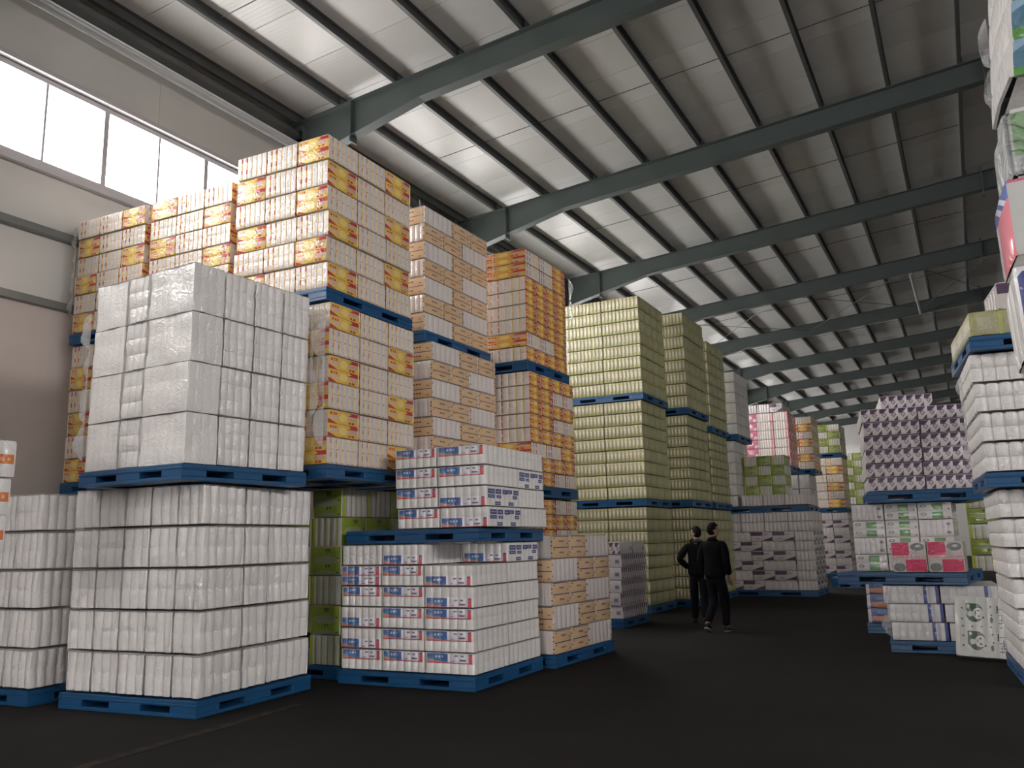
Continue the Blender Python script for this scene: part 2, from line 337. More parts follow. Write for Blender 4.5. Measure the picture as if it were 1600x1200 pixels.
# ------------------------------------------------------------------ pack mesh
_cache = {}
def pack_mesh(kind, w, d, h, var=0):
    k = K[kind]; key = (kind, round(w, 2), round(d, 2), round(h, 2), var)
    if key in _cache: return _cache[key]
    if 'pitch' in k: nx, ny = max(2, round(w/k['pitch'])), max(2, round(d/k['pitch']))
    else: nx, ny = k['nc'], k['ne']
    nz = k['nt']; roll = k.get('roll'); b = k['b']
    prof = [0, .09, .27, .5, .73, .91] if roll else [0, .07, .5, .93]
    def steps(n, pr): return [(i+p)/n for i in range(n) for p in pr]+[1.0]
    sx = steps(nx, prof); sy = steps(ny, prof if (roll or ny > 1) else [0, .06, .5, .94]); sz = steps(nz, [0, .08, .5, .92])
    def ins(t, n, rl):                        # inset of the film between two columns
        f = abs(2*((t*n) % 1.0 if 0 < t < 1 else 0.0)-1)
        return f**2.2 if rl else f**8
    rnd = random.Random(hash((kind, var)) % 9999 if False else len(kind)*31+var*7)
    off = Vector((rnd.random()*50, rnd.random()*50, 0)); soft = .018 if kind in ('roll', 'roll3', 'rolldull', 'rollflat') else .003
    vid = {}; vs = []; fs = []; mi = []; uvf = []; uvc = []
    def vert(u, v, q):
        kk = (round(u, 4), round(v, 4), round(q, 4))
        if kk in vid: return vid[kk]
        x, y, z = (u-.5)*w, (v-.5)*d, q*h
        zi = (k.get('zi', .3) if q not in (0., 1.) else .6)*b*ins(q, nz, 0) if nz > 1 or q in (0., 1.) else 0
        dx = dy = 0
        if v in (0., 1.): dy = b*ins(u, nx, roll)+zi
        if u in (0., 1.): dx = b*ins(v, ny, roll)+zi
        if v in (0., 1.): y += dy if v == 0 else -dy
        if u in (0., 1.): x += dx if u == 0 else -dx
        if q in (0., 1.):
            dz = .0
            if u in (0., 1.) or v in (0., 1.): dz = .5*b
            z += dz if q == 0 else -dz-(0 if not roll else .35*b*max(ins(u, nx, 1), ins(v, ny, 1))*(u not in (0., 1.)))
        p = Vector((x, y, z)); nn = noise.noise_vector(p*5+off)*soft
        if u in (0., 1.): p.x += (nn.x-soft*.6)*(1 if u == 1 else -1)
        if v in (0., 1.): p.y += (nn.y-soft*.6)*(1 if v == 1 else -1)
        vid[kk] = len(vs); vs.append(tuple(p)); return vid[kk]
    def face(A, B, fn, m, na, nb):
        for i in range(len(A)-1):
            for j in range(len(B)-1):
                q = [(A[i], B[j]), (A[i+1], B[j]), (A[i+1], B[j+1]), (A[i], B[j+1])]
                fs.append([vert(*fn(*t)) for t in q]); mi.append(m); uvf.append(q)
                uvc.append([(t[0]*na-(1e-4 if t[0] == A[i+1] else -1e-4), t[1]*nb-(1e-4 if t[1] == B[j+1] else -1e-4)) for t in q])
    face(sx, sz, lambda a, c: (a, 0., c), 0, nx, nz)
    face(sy, sz, lambda a, c: (1., a, c), 1, ny, nz)
    face(sx, sz, lambda a, c: (1-a, 1., c), 2, nx, nz)
    face(sy, sz, lambda a, c: (0., 1-a, c), 3, ny, nz)
    face(sx, sy, lambda a, c: (a, c, 1.), 4, nx, ny)
    face([0., 1.], [0., 1.], lambda a, c: (a, 1-c, 0.), 4, 1, 1)
    me = bpy.data.meshes.new(K[kind]['name']); me.from_pydata(vs, [], fs)
    me.polygons.foreach_set('material_index', mi)
    me.polygons.foreach_set('use_smooth', [True]*len(fs))
    for nme, dat in (('face', uvf), ('cell', uvc)):
        u = me.uv_layers.new(name=nme); u.data.foreach_set('uv', [c for q in dat for t in q for c in t])
    for m in k['mats']+[k.get('top', M['film_top'])]: me.materials.append(m)
    me.set_sharp_from_angle(angle=R(38))
    _cache[key] = me
    return me

# ------------------------------------------------------------------ pallets
blue = N('blue_pallet_plastic'); blue.set(Base_Color=blue.tint(blue.colour((.010, .080, .205), ()), .35, 6, .1), Roughness=.38); blue.wrinkle(30, .15, .004)
blue = blue.mat
_pm = {}
def pallet(x, y, z, rz, w, d, where, h=.15):
    """origin = near left bottom corner"""
    key = (round(w, 2), round(d, 2), h)
    if key not in _pm:
        X = [(0, .18), (.385, .615), (.82, 1)]
        t0, b1 = h*.64, h*.24
        deck = MB().box(0, w, 0, d, t0, h).box(-.006, w+.006, -.006, d+.006, t0+.012, t0+.022)
        for i in range(1, 8):                 # raised anti-slip ribs on the deck
            deck.box(.05, w-.05, d*i/8-.015, d*i/8+.015, h, h+.003)
        deck = deck.mesh('deck', blue, .003)
        base = MB()
        for a, c in ((0, .16), (.42, .58), (.84, 1)):
            base.box(0, w, a*d, c*d, 0, b1-.002)
        for a, c in ((0, .12), (.44, .56), (.88, 1)):
            base.box(a*w, c*w, .16*d, .42*d, 0, b1-.002).box(a*w, c*w, .58*d, .84*d, 0, b1-.002)
        base = base.mesh('bottom_frame', blue, .003)
        blocks = []
        for a, c in X:
            for e, g in X:
                m = MB().box(a*w, c*w, e*d, g*d, b1-.002, t0)
                blocks.append(m.mesh('block', blue, .004))
        _pm[key] = (deck, base, blocks)
    deck, base, blocks = _pm[key]
    r = empty('pallet', (x, y, z), rz)
    tag(r, 'blue plastic pallet '+where, 'pallet', 'blue pallets under the stacked goods')
    link('deck', deck, r); link('bottom_frame', base, r)
    for b in blocks: link('block', b, r)
    return r

# ------------------------------------------------------------------ loads
ORD = 'first second third fourth fifth sixth seventh eighth ninth tenth eleventh twelfth thirteenth fourteenth'.split()
PACKS = []
def split(n_or_list, tot):
    if isinstance(n_or_list, int): n_or_list = [1]*n_or_list
    s = sum(n_or_list); out = [0]
    for q in n_or_list: out.append(out[-1]+q/s*tot)
    return out
def load(stack, C, rot, w, d, z, layers, side='R', shift=(0, 0), inset=.015, jit=.006, only=None, group=None):
    """C: near right corner (side R) or near left corner (side L) of the pallet; layers bottom to top:
    (height, xs, ys, fn(i,j)->(kind,orient)).  orient 1 turns the pack a quarter."""
    rz = R(rot); ex = Vector((math.cos(rz), math.sin(rz), 0)); ey = Vector((-ex.y, ex.x, 0))
    O = Vector((C[0], C[1], 0)) - (ex*w if side == 'R' else Vector((0, 0, 0)))
    rng = random.Random(stack); made = []
    for r, (h, xs, ys, fn) in enumerate(layers):
        X = split(xs, w-2*inset); Y = split(ys, d-2*inset)
        nx, ny = len(X)-1, len(Y)-1
        sh = Vector((shift[0]*(r+1), shift[1]*(r+1), 0)) + ex*rng.uniform(-jit, jit)*.6 + ey*rng.uniform(-jit, jit)*.6
        for i in range(nx):
            for j in range(ny):
                q = fn(i, j)
                if q is None: continue
                kind, ori = q[0], q[1]; back = q[2] if len(q) > 2 else 0
                cw, cd = X[i+1]-X[i]-.005, Y[j+1]-Y[j]-.005
                var = rng.randrange(3)
                me = pack_mesh(kind, cd if ori else cw, cw if ori else cd, h-.006, var)
                p = O+ex*(inset+(X[i]+X[i+1])/2)+ey*(inset+(Y[j]+Y[j+1])/2+back)+sh+ex*rng.uniform(-.002, .002)+ey*rng.uniform(-.002, .002)
                o = bpy.data.objects.new(K[kind]['name'], me); COL.objects.link(o)
                flip = math.pi*(K[kind]['ne'] == 1 and rng.random() < .0) if 'ne' in K[kind] else 0
                o.location = (p.x, p.y, z+.002); o.rotation_euler = (0, 0, rz+(math.pi/2 if ori else 0)+rng.uniform(-.0025, .0025)+flip)
                edge = nx-1 if side == 'R' else 0
                if j == 0: pos = 'at aisle corner' if i == edge else ('leftmost' if i == 0 else ORD[i]+' from left')
                elif i == edge: pos = ORD[j-1]+' behind corner'
                else: pos = '%s from left, %s back' % (ORD[i], ORD[j])
                tag(o, '%s, %s row up, %s, %s' % (K[kind]['d'], ORD[r], pos, stack), 'pack', group or ('packs of the '+stack))
                PACKS.append(o); made.append(o)
        z += h
    return z, O, ex, ey
def corner_O(C, rot, w, side):
    rz = R(rot); return (C[0]-w*math.cos(rz), C[1]-w*math.sin(rz)) if side == 'R' else C
def stack_on_pallet(stack, C, rot, w, d, z, layers, side='R', where=None, load_shift=(0, 0), lrot=None, pal=True, **k):
    O = corner_O(C, rot, w, side)
    if pal: pallet(O[0], O[1], z, R(rot), w, d, where or 'under the '+stack)
    C2 = (C[0]+load_shift[0], C[1]+load_shift[1])
    return load(stack, C2, rot if lrot is None else lrot, w, d, z+(.155 if pal else 0), layers, side, **k)
def rep(n, h, xs, ys, fn): return [(h, xs, ys, (lambda i, j, r=r: fn(r, i, j))) for r in range(n)]

#SECTION setting
# ------------------------------------------------------------------ the hall
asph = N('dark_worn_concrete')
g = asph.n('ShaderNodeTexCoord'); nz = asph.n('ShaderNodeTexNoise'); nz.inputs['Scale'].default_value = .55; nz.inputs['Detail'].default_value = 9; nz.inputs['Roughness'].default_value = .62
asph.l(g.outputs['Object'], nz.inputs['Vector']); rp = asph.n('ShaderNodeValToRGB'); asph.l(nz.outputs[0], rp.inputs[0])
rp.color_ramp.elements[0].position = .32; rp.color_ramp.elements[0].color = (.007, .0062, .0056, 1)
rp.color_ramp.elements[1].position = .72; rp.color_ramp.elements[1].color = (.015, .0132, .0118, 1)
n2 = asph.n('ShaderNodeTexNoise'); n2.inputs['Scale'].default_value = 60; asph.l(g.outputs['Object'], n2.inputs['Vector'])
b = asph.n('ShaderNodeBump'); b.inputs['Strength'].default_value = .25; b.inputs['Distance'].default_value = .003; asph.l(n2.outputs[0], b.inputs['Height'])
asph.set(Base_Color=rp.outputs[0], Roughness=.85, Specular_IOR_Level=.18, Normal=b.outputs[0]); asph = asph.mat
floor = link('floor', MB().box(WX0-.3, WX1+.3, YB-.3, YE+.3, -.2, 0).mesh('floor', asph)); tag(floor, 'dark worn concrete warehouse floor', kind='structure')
ylw = N('worn_yellow_paint')
g = ylw.n('ShaderNodeTexCoord'); nz = ylw.n('ShaderNodeTexNoise'); nz.inputs['Scale'].default_value = 5; nz.inputs['Detail'].default_value = 8
ylw.l(g.outputs['Object'], nz.inputs['Vector']); rp = ylw.n('ShaderNodeValToRGB'); ylw.l(nz.outputs[0], rp.inputs[0])
rp.color_ramp.elements[0].position = .40; rp.color_ramp.elements[0].color = (.012, .010, .009, 1); rp.color_ramp.elements[1].position = .72; rp.color_ramp.elements[1].color = (.060, .038, .020, 1)
ylw.set(Base_Color=rp.outputs[0], Roughness=.85, Specular_IOR_Level=.2)
ln = link('floor_line', MB().prism([(-5.80, 2.5), (-5.68, 2.5), (-6.06, 6.9), (-6.18, 6.9)], 2, .0005, .003).mesh('floor_line', ylw.mat), floor); ln['label'] = 'worn yellow painted line'

plaster = plain('white_plaster', (.60, .53, .50), .8, amt=.25, scale=1.2, bump=(20, .2, .004))
clad = N('grey_metal_cladding'); U = clad.n('ShaderNodeTexCoord'); sp = clad.n('ShaderNodeSeparateXYZ'); clad.l(U.outputs['Object'], sp.inputs[0])
wv = clad.m('FRACT', clad.m('MULTIPLY', sp.outputs['Y'], 14.0)); bb = clad.n('ShaderNodeBump'); bb.inputs['Strength'].default_value = .25; bb.inputs['Distance'].default_value = .003
clad.l(clad.m('POWER', clad.m('ABSOLUTE', clad.m('SUBTRACT', wv, .5)), 4.0), bb.inputs['Height'])
clad.set(Base_Color=clad.tint(clad.colour((.66, .65, .63), ()), .15, 1.0, 0), Roughness=.45, Normal=bb.outputs[0]); clad = clad.mat
alu = plain('white_window_frame', (.55, .53, .55), .4)
glass = N('window_glass'); tr = glass.n('ShaderNodeBsdfTransparent'); gl = glass.n('ShaderNodeBsdfGlossy'); gl.inputs['Roughness'].default_value = .02
mx = glass.n('ShaderNodeMixShader'); mx.inputs[0].default_value = .05; glass.l(tr.outputs[0], mx.inputs[1]); glass.l(gl.outputs[0], mx.inputs[2])
glass.l(mx.outputs[0], glass.t.nodes['Material Output'].inputs['Surface']); glass = glass.mat
EAVE = roof_z(WX0)+.3
for side, x0, x1, s in (('left', WX0-.2, WX0, 1), ('right', WX1, WX1+.2, -1)):
    wl = empty('wall_'+side); wl['kind'] = 'structure'
    low = link('masonry', MB().box(x0, x1, YB-.2, YE+.2, 0, 4.86).mesh('masonry', plaster), wl)
    ins = .03*s
    def cl(y0, y1, z0, z1):
        a, c = (x0, x1-.04) if s == 1 else (x0+.04, x1)
        link('cladding_panel', MB().box(a, c, y0+.004, y1-.004, z0, z1).mesh('cladding_panel', clad), wl)
    for i in range(NB):                       # cladding sheets under and over each window, one bay at a time
        y0 = YB+i*BAY
        if s == -1 and i >= NRW:
            cl(y0, y0+BAY, 4.86, EAVE); continue
        for q in range(2):
            cl(y0+q*3, y0+q*3+3, 4.86, WZ0); cl(y0+q*3, y0+q*3+3, WZ1, EAVE)
        link('cladding_jamb', MB().box(*( (x0, x1-.04) if s == 1 else (x0+.04, x1)), y0, y0+.14, WZ0, WZ1).mesh('cladding_jamb', clad), wl)
        link('cladding_jamb', MB().box(*( (x0, x1-.04) if s == 1 else (x0+.04, x1)), y0+BAY-.14, y0+BAY, WZ0, WZ1).mesh('cladding_jamb', clad), wl)
    xi = WX0 if s == 1 else WX1               # inner face
    gm = MB()
    for zz in (4.86, 5.86): gm.box(min(xi-.04*s, xi+.10*s), max(xi-.04*s, xi+.10*s), YB, YE, zz-.05, zz+.05)
    link('girt', gm.mesh('girt', plain('grey_girt_'+side, (.20, .21, .21), .4, .3)), wl)
    for i in range(NB):
        if s == -1 and i >= NRW: continue
        y0 = YB+i*BAY+.14; y1 = YB+(i+1)*BAY-.14
        wn = empty('window_%d' % (i+1+(NB if s == -1 else 0)), (0, 0, 0)); wn['kind'] = 'structure'
        wn['label'] = 'strip window with bright daylight high on the %s wall' % side
        a, c = xi-.08*s, xi+.03*s; a, c = min(a, c), max(a, c)
        fr = MB().box(a, c, y0, y1, WZ0, WZ0+.07).box(a, c, y0, y1, WZ1-.07, WZ1).box(a, c, y0, y0+.06, WZ0+.07, WZ1-.07).box(a, c, y1-.06, y1, WZ0+.07, WZ1-.07)
        fr.box(min(xi, xi+.12*s), max(xi, xi+.12*s), y0-.1, y1+.1, WZ1+.02, WZ1+.09).box(min(xi, xi+.08*s), max(xi, xi+.08*s), y0-.1, y1+.1, WZ0-.09, WZ0-.01)
        link('window_frame', fr.mesh('window_frame', alu), wn)
        n = 6; stp = (y1-y0)/n
        for k in range(1, n):
            t = .040 if k % 2 == 0 else .018
            link('mullion', MB().box(a+.02, c-.01, y0+k*stp-t, y0+k*stp+t, WZ0+.07, WZ1-.07).mesh('mullion', alu), wn)
        for k in range(n):
            link('pane', MB().box(xi-.045, xi-.039, y0+k*stp+.03, y0+(k+1)*stp-.03, WZ0+.06, WZ1-.06).mesh('pane', glass), wn)
def gable(y0, y1): return MB().prism([(WX0-.2, 0), (WX1+.2, 0), (WX1+.2, roof_z(WX1)+.35), (RIDGE, roof_z(RIDGE)+.35), (WX0-.2, roof_z(WX0)+.35)], 1, y0, y1)
o = link('wall_back', gable(YE, YE+.2).mesh('wall_back', clad)); o['kind'] = 'structure'
fw_ = MB()
for xa, xb, zb in ((WX0-.2, DX0, 0), (DX0, DX1, DH), (DX1, WX1+.2, 0)):
    pts = [(xa, zb), (xb, zb), (xb, roof_z(xb)+.35)]+([(RIDGE, roof_z(RIDGE)+.35)] if xa < RIDGE < xb else [])+[(xa, roof_z(xa)+.35)]
    fw_.prism(pts, 1, YB-.2, YB)
o = link('wall_front', fw_.mesh('wall_front', clad)); o['kind'] = 'structure'

steel = plain('dark_green_grey_steel', (.085, .105, .10), .45, .0, amt=.2, scale=2)
psteel = plain('galvanised_purlin_steel', (.115, .12, .12), .38, .3, amt=.2, scale=3)
light_pipe = plain('pale_steel_pipe', (.45, .46, .46), .35, .3)
# roof sheets: long white panels running down the slope
rm = N('white_roof_sheet'); U = rm.n('ShaderNodeTexCoord'); sp = rm.n('ShaderNodeSeparateXYZ'); rm.l(U.outputs['Object'], sp.inputs[0])
f1 = rm.m('FRACT', rm.m('MULTIPLY', sp.outputs['Y'], 12.0)); bb = rm.n('ShaderNodeBump'); bb.inputs['Strength'].default_value = .35; bb.inputs['Distance'].default_value = .004
rm.l(rm.m('POWER', rm.m('ABSOLUTE', rm.m('SUBTRACT', rm.m('MULTIPLY', f1, 2.0), 1.0)), 6.0), bb.inputs['Height'])
rm.set(Base_Color=rm.tint(rm.colour((.72, .71, .68), ()), .18, .8, .10), Roughness=.28, Normal=bb.outputs[0]); rm = rm.mat
ceil = empty('ceiling'); ceil['kind'] = 'structure'; ceil['label'] = 'white sheet metal roof seen from below'
PW_ = 1.2; npan = int(round((YE-YB)/PW_))
for (xa, xb) in ((WX0-.2, RIDGE), (RIDGE, WX1+.2)):
    za, zb = roof_z(xa), roof_z(xb)
    me = MB().prism([(xa, za+.20), (xb, zb+.20), (xb, zb+.30), (xa, za+.30)], 1, .006, PW_-.006).mesh('roof_sheet', rm)
    for i in range(npan): link('roof_sheet', me, ceil, (0, YB+i*PW_, 0))
# a dark membrane over the sheets closes the joints
link('roof_membrane', MB().prism([(WX0-.3, roof_z(WX0)+.31), (RIDGE, roof_z(RIDGE)+.33), (WX1+.3, roof_z(WX1)+.31), (WX1+.3, roof_z(WX1)+.4), (RIDGE, roof_z(RIDGE)+.42), (WX0-.3, roof_z(WX0)+.4)], 1, YB-.3, YE+.3).mesh('roof_membrane', plain('grey_joint_seal', (.12, .12, .12), .8)), ceil)
# purlins
DP = 1.289
xs = [-9.70+k*DP for k in range(-1, 9)]
xs[0] = -10.72
for x in xs+[2*RIDGE-q for q in xs]:
    z = roof_z(x)
    s = 1 if x < RIDGE else -1
    pts = [(x-.03*s, z+.195), (x+.05*s, z+.195), (x+.05*s, z+.18), (x-.015*s, z+.18), (x-.015*s, z+.02), (x+.04*s, z+.02), (x+.04*s, z), (x-.03*s, z)]
    o = link('purlin', MB().prism(pts, 1, YB, YE).mesh('purlin', psteel)); tag(o, 'grey steel purlin running the length of the hall under the roof sheets', kind='structure', group='roof purlins')
# tie rods between purlins at mid bay
for i in range(NB):
    y = YB+(i+.5)*BAY
    m = MB()
    for s in (0, 1):
        for a, c in zip(xs[1:-1], xs[2:]):
            if s: a, c = 2*RIDGE-a, 2*RIDGE-c
            m.tube((a, y, roof_z(a)+.12), (c, y, roof_z(c)+.12), .009, 5)
    o = link('tie_rod', m.mesh('tie_rod', steel)); tag(o, 'thin dark tie rods between roof purlins at mid bay', kind='structure', group='purlin tie rods')
# rafters: welded I beams with a deeper haunch at the wall, on wall columns
def rafter_mesh():
    m = MB()
    def dep(x):
        t = x-WX0 if x < RIDGE else WX1-x
        return .46 + max(0, (2.9-t)/2.9)*.42
    for xa, xb, sg in ((WX0+.12, RIDGE, 1), (RIDGE, WX1-.12, -1)):
        kx = xa+2.9*sg if sg == 1 else xb-2.9
        pts = sorted([xa, kx, xb])
        for a, c in zip(pts[:-1], pts[1:]):
            za, zc, da, dc = roof_z(a), roof_z(c), dep(a), dep(c)
            if sg == 1 and a == xa: da = .88
            if sg == -1 and c == xb: dc = .88
            m.prism([(a, za-da), (c, zc-dc), (c, zc), (a, za)], 1, -.006, .006)              # web
            m.prism([(a, za-da-.014), (c, zc-dc-.014), (c, zc-dc), (a, za-da)], 1, -.11, .11)  # bottom flange
            m.prism([(a, za-.014), (c, zc-.014), (c, zc), (a, za)], 1, -.11, .11)              # top flange
    return m.mesh('beam', steel)
RM = rafter_mesh()
colm = MB()
for xx in (WX0, WX1-.4):
    colm.box(xx+.01, xx+.025, -.12, .12, 0, roof_z(WX0)-.0).box(xx+.375, xx+.39, -.12, .12, 0, roof_z(WX0)-.0).box(xx+.025, xx+.375, -.006, .006, 0, roof_z(WX0)-.0)
colL = MB(); xx = WX0; H_ = roof_z(WX0)-.1
colL.box(xx+.01, xx+.025, -.12, .12, 0, H_).box(xx+.375, xx+.39, -.12, .12, 0, H_).box(xx+.025, xx+.375, -.006, .006, 0, H_); colL = colL.mesh('column', steel)
colR = MB(); xx = WX1-.4
colR.box(xx+.01, xx+.025, -.12, .12, 0, H_).box(xx+.375, xx+.39, -.12, .12, 0, H_).box(xx+.025, xx+.375, -.006, .006, 0, H_); colR = colR.mesh('column', steel)
splice = MB().box(1.0, 1.03, -.13, .13, roof_z(1)-.62, roof_z(1)+.1).mesh('splice_plate', steel)
stiff = MB()
for x in (-9.4,): stiff.box(x-.01, x+.01, -.10, .10, roof_z(x)-.80, roof_z(x)-.02)
stiff = stiff.mesh('stiffener', steel)
cleat = MB()
for x in xs[1:]: cleat.box(x+.05, x+.06, -.08, .08, roof_z(x), roof_z(x)+.15)
cleat = cleat.mesh('cleat', steel)
for i in range(NB+1):
    y = YB+i*BAY
    r = empty('portal_frame', (0, y, 0)); tag(r, 'dark grey green steel portal frame crossing the hall under the purlins', kind='structure', group='steel portal frames')
    link('beam', RM, r); link('column', colL, r); link('column', colR, r); link('splice_plate', splice, r); link('stiffener', stiff, r); link('cleat', cleat, r)
# eave members along the left wall
o = link('eave_pipe', MB().tube((WX0+.22, YB, 9.02), (WX0+.22, YE, 9.02), .085, 16).mesh('eave_pipe', light_pipe)); tag(o, 'pale steel pipe running under the left eave', kind='structure')
for p in o.data.polygons: p.use_smooth = True
o = link('eave_channel', MB().box(WX0+.02, WX0+.30, YB, YE, 9.20, 9.23).box(WX0+.02, WX0+.05, YB, YE, 9.23, 9.42).box(WX0+.27, WX0+.30, YB, YE, 9.23, 9.30).mesh('eave_channel', psteel)); tag(o, 'dark steel channel above the eave pipe', kind='structure')
# strut pipe and cross bracing in one bay
x = -1.06; z = roof_z(x)-.5
o = link('strut_pipe', MB().tube((x, YR1+3*BAY+.1, z), (x, YR1+4*BAY-.1, z+.02), .045, 10).mesh('strut_pipe', light_pipe)); tag(o, 'pale round strut pipe between two roof beams', kind='structure')
m = MB()
for k, (xa, xb) in enumerate(((-9.6, -5.2), (-5.2, -1.0), (-1.0, 1.5))):
    ya, yb = YR1+3*BAY, YR1+4*BAY
    m.tube((xa, ya, roof_z(xa)-.25), (xb, yb, roof_z(xb)-.25), .010, 5).tube((xb, ya, roof_z(xb)-.3), (xa, yb, roof_z(xa)-.3), .010, 5)
o = link('bracing_rod', m.mesh('bracing_rod', steel)); tag(o, 'thin crossed bracing rods under the roof', kind='structure')

#SECTION goods
# ------------------------------------------------------------------ near left: white roll stacks
stack_on_pallet('lower front white stack', (-6.51, 5.97), 4.2, 1.79, 1.72, 0, rep(5, .402, 5, [.62, .38, .72], lambda r, i, j: ('roll', 0)), jit=.02)
zU = .155+5*.402+.012
stack_on_pallet('upper front white stack', (-6.45, 5.62), -3.5, 1.60, 1.60, zU, rep(4, .490, [.62, .40, .80], 4, lambda r, i, j: ('rollflat' if (j == 0 and i != 1) else 'roll3', 0)), jit=.02, shift=(.008, 0))
stack_on_pallet('leftmost white stack', (-8.66, 5.75), 2, 1.79, 1.72, 0, rep(5, .40, 4, 3, lambda r, i, j: ('roll', 0)), jit=.02)
load('near left stack', (-7.27, 3.2), 0, 1.2, 1.2, .0, rep(8, .307, 2, 2, lambda r, i, j: ('rollorange' if r > 4 else 'rolldull', 0)), shift=(.040, 0))

# ------------------------------------------------------------------ yellow tissue stacks, three columns to the left wall
def yel(flip=0, kind='yellow'):
    def fn(r, i, j):
        odd = (r+1+flip) % 2
        if j == 0 and i == 2: return (kind, 0 if odd else 1)
        if j == 2 and i == 2: return (kind, 1 if odd else 0)
        if j == 0 and i == 0: return (kind, 1 if odd else 0)
        if j == 0: return (kind, 0)
        if i == 2: return (kind, 1)
        return (kind, 0)
    return fn
YC = [(-6.22, 7.35), (-7.74, 7.33), (-9.26, 7.30)]
YW = [1.46, 1.46, 1.36]
for c, (C, w_) in enumerate(zip(YC, YW)):
    nm = ('aisle', 'middle', 'wall')[c]
    if c == 0:
        def limefn(r, i, j):
            if i == 2: return ('lime', 0 if (r+j) % 2 == 0 else 1) if j == 0 else ('lime', 1 if False else (0 if (r+j) % 2 else 1))
            return ('lime', (r+i) % 2)
        stack_on_pallet('lime base load', (-6.71, 8.28), 0, w_, 1.50, 0, rep(6, .345, 3, 3, limefn))
    else:
        stack_on_pallet('%s column base load' % nm, ((-8.20 if c == 1 else -9.42), C[1]+.65), 0, (1.19 if c == 1 else 1.32), 1.6, 0, rep(7, .3, 3, 3, yel(c)))
    z2 = 2.27 if c == 0 else 2.27
    stack_on_pallet('%s column middle load' % nm, (C[0]+.04*(c == 0), C[1]), 1, w_, 1.75, z2, rep(6, .308, 3, 3, yel(1 if c != 2 else 0)), jit=.02)
    z3 = z2+.155+6*.308+.012
    n3 = 6
    stack_on_pallet('%s column top load' % nm, (C[0]+.0, C[1]-.02), 1, w_, 1.75, z3, rep(n3, .311 if c == 0 else .268, 3, 3, yel(0 if c != 1 else 1)), jit=.02)

# ------------------------------------------------------------------ tan tissue stack
def tanl(r, first):
    slab_first = (r+first) % 2 == 0
    ys = [.43, .285, .285] if slab_first else [.285, .285, .43]
    def fn(i, j):
        sl = (j == 0) if slab_first else (j == 2)
        return ('tan', 1 if sl else 0)
    return ys, fn
def tan_layers(n, h, first, nx=3):
    out = []
    for r in range(n):
        ys, fn = tanl(r, first); out.append((h, nx, ys, fn))
    return out
TC = (-6.22, 9.33)
stack_on_pallet('tan base load', (-6.66, 9.95), 0, 1.5, 1.5, 0, tan_layers(7, .30, 1))
stack_on_pallet('tan middle load', (TC[0]+.12, TC[1]), 0, 1.5, 1.75, 2.27, tan_layers(7, .252, 0))
stack_on_pallet('tan top load', TC, 0, 1.5, 1.78, 4.20, tan_layers(7, .252, 0))
# ------------------------------------------------------------------ orange tissue stack
OC = (-5.60, 11.18)
def orl(r, n, top):
    if top: slab = r in (1, n-1, n-2)
    else: slab = r in (2,)
    if slab:
        return [1, 1, 1], (lambda i, j, r=r, n=n: ('orange', 1 if j < 2 else 0))
    if top:
        return 4, (lambda i, j: ('orange', 0))
    return 4, (lambda i, j: ('orange', 0 if (j < 2 or r % 2) else 1))
def or_layers(n, h, top=True):
    out = []
    for r in range(n):
        ys, fn = orl(r, n, top); out.append((h, 2, ys, fn))
    return out
stack_on_pallet('orange bottom load', OC, 0, 1.0, 1.62, 0, or_layers(9, .222, False))
stack_on_pallet('orange middle load', OC, 0, 1.5, 1.62, 2.19, or_layers(8, .212, False))
stack_on_pallet('orange top load', (OC[0]-.03, OC[1]), 0, 1.5, 1.5, 4.05, or_layers(8, .218, True))

# ------------------------------------------------------------------ blue label roll stacks
BL = 'blplain blbot bltop blbot bltwo blplain'.split()
cols = [['bltop', 'blbot', 'blbot', 'bltop', 'bltwo', 'blplain'], ['bltop', 'bltop', 'bltop', 'bltop', 'bltop', 'blbot'], ['bltop', 'bltop', 'bltop', 'blbot', 'blbot', None]]
def p2(r, i, j):
    if j == 0:
        k = cols[i][r]
        return (k, 0) if k else None
    if r == 5 and i == 2: return ('blsq', 0)
    return ('blplain', 0)
stack_on_pallet('lower labelled roll stack', (-4.82, 8.16), 1.5, 1.79, 1.72, 0, rep(6, .231, [.56, .56, .62], 2, p2), jit=.012)
zP = .155+6*.231+.012
pallet(*corner_O((-4.84, 8.30), 1.5, 1.79, 'R'), zP, R(1.5), 1.79, 1.72, 'under the upper labelled roll stack')
def p2u(r, i, j):
    if i == 0: return ('bltop', 0) if (j == 1 and r == 0) else None
    if j == 0: return (('bltop', 0) if i == 1 or r > 1 else ('blsq', 0))
    if i == 2: return ('blsq', 0) if r == 2 else ('blplain', 0)
    return ('blplain', 0)
load('upper labelled roll stack', (-4.72, 8.36), 1.5, 1.60, 1.60, zP+.158, rep(4, .232, [.34, .56, .62], [.85, .75], p2u), jit=.012, shift=(-.012, 0))

# ------------------------------------------------------------------ low tan stack and small purple stack along the aisle
stack_on_pallet('low tan aisle stack', (-4.74, 9.98), -1.5, .84, 1.85, 0, [(.292, 2, *tanl(r, 1)) for r in range(5)], jit=.012)
def p4(r, i, j): return ('purple', 1) if (r % 2 and i == 1) else ('purple', 0)
stack_on_pallet('small purple aisle stack', (-5.66, 14.75), 0, 1.3, 1.35, 0, rep(6, .225, 2, 2, lambda r, i, j: ('purple', 0 if (r == 5) else 1)), jit=.03)

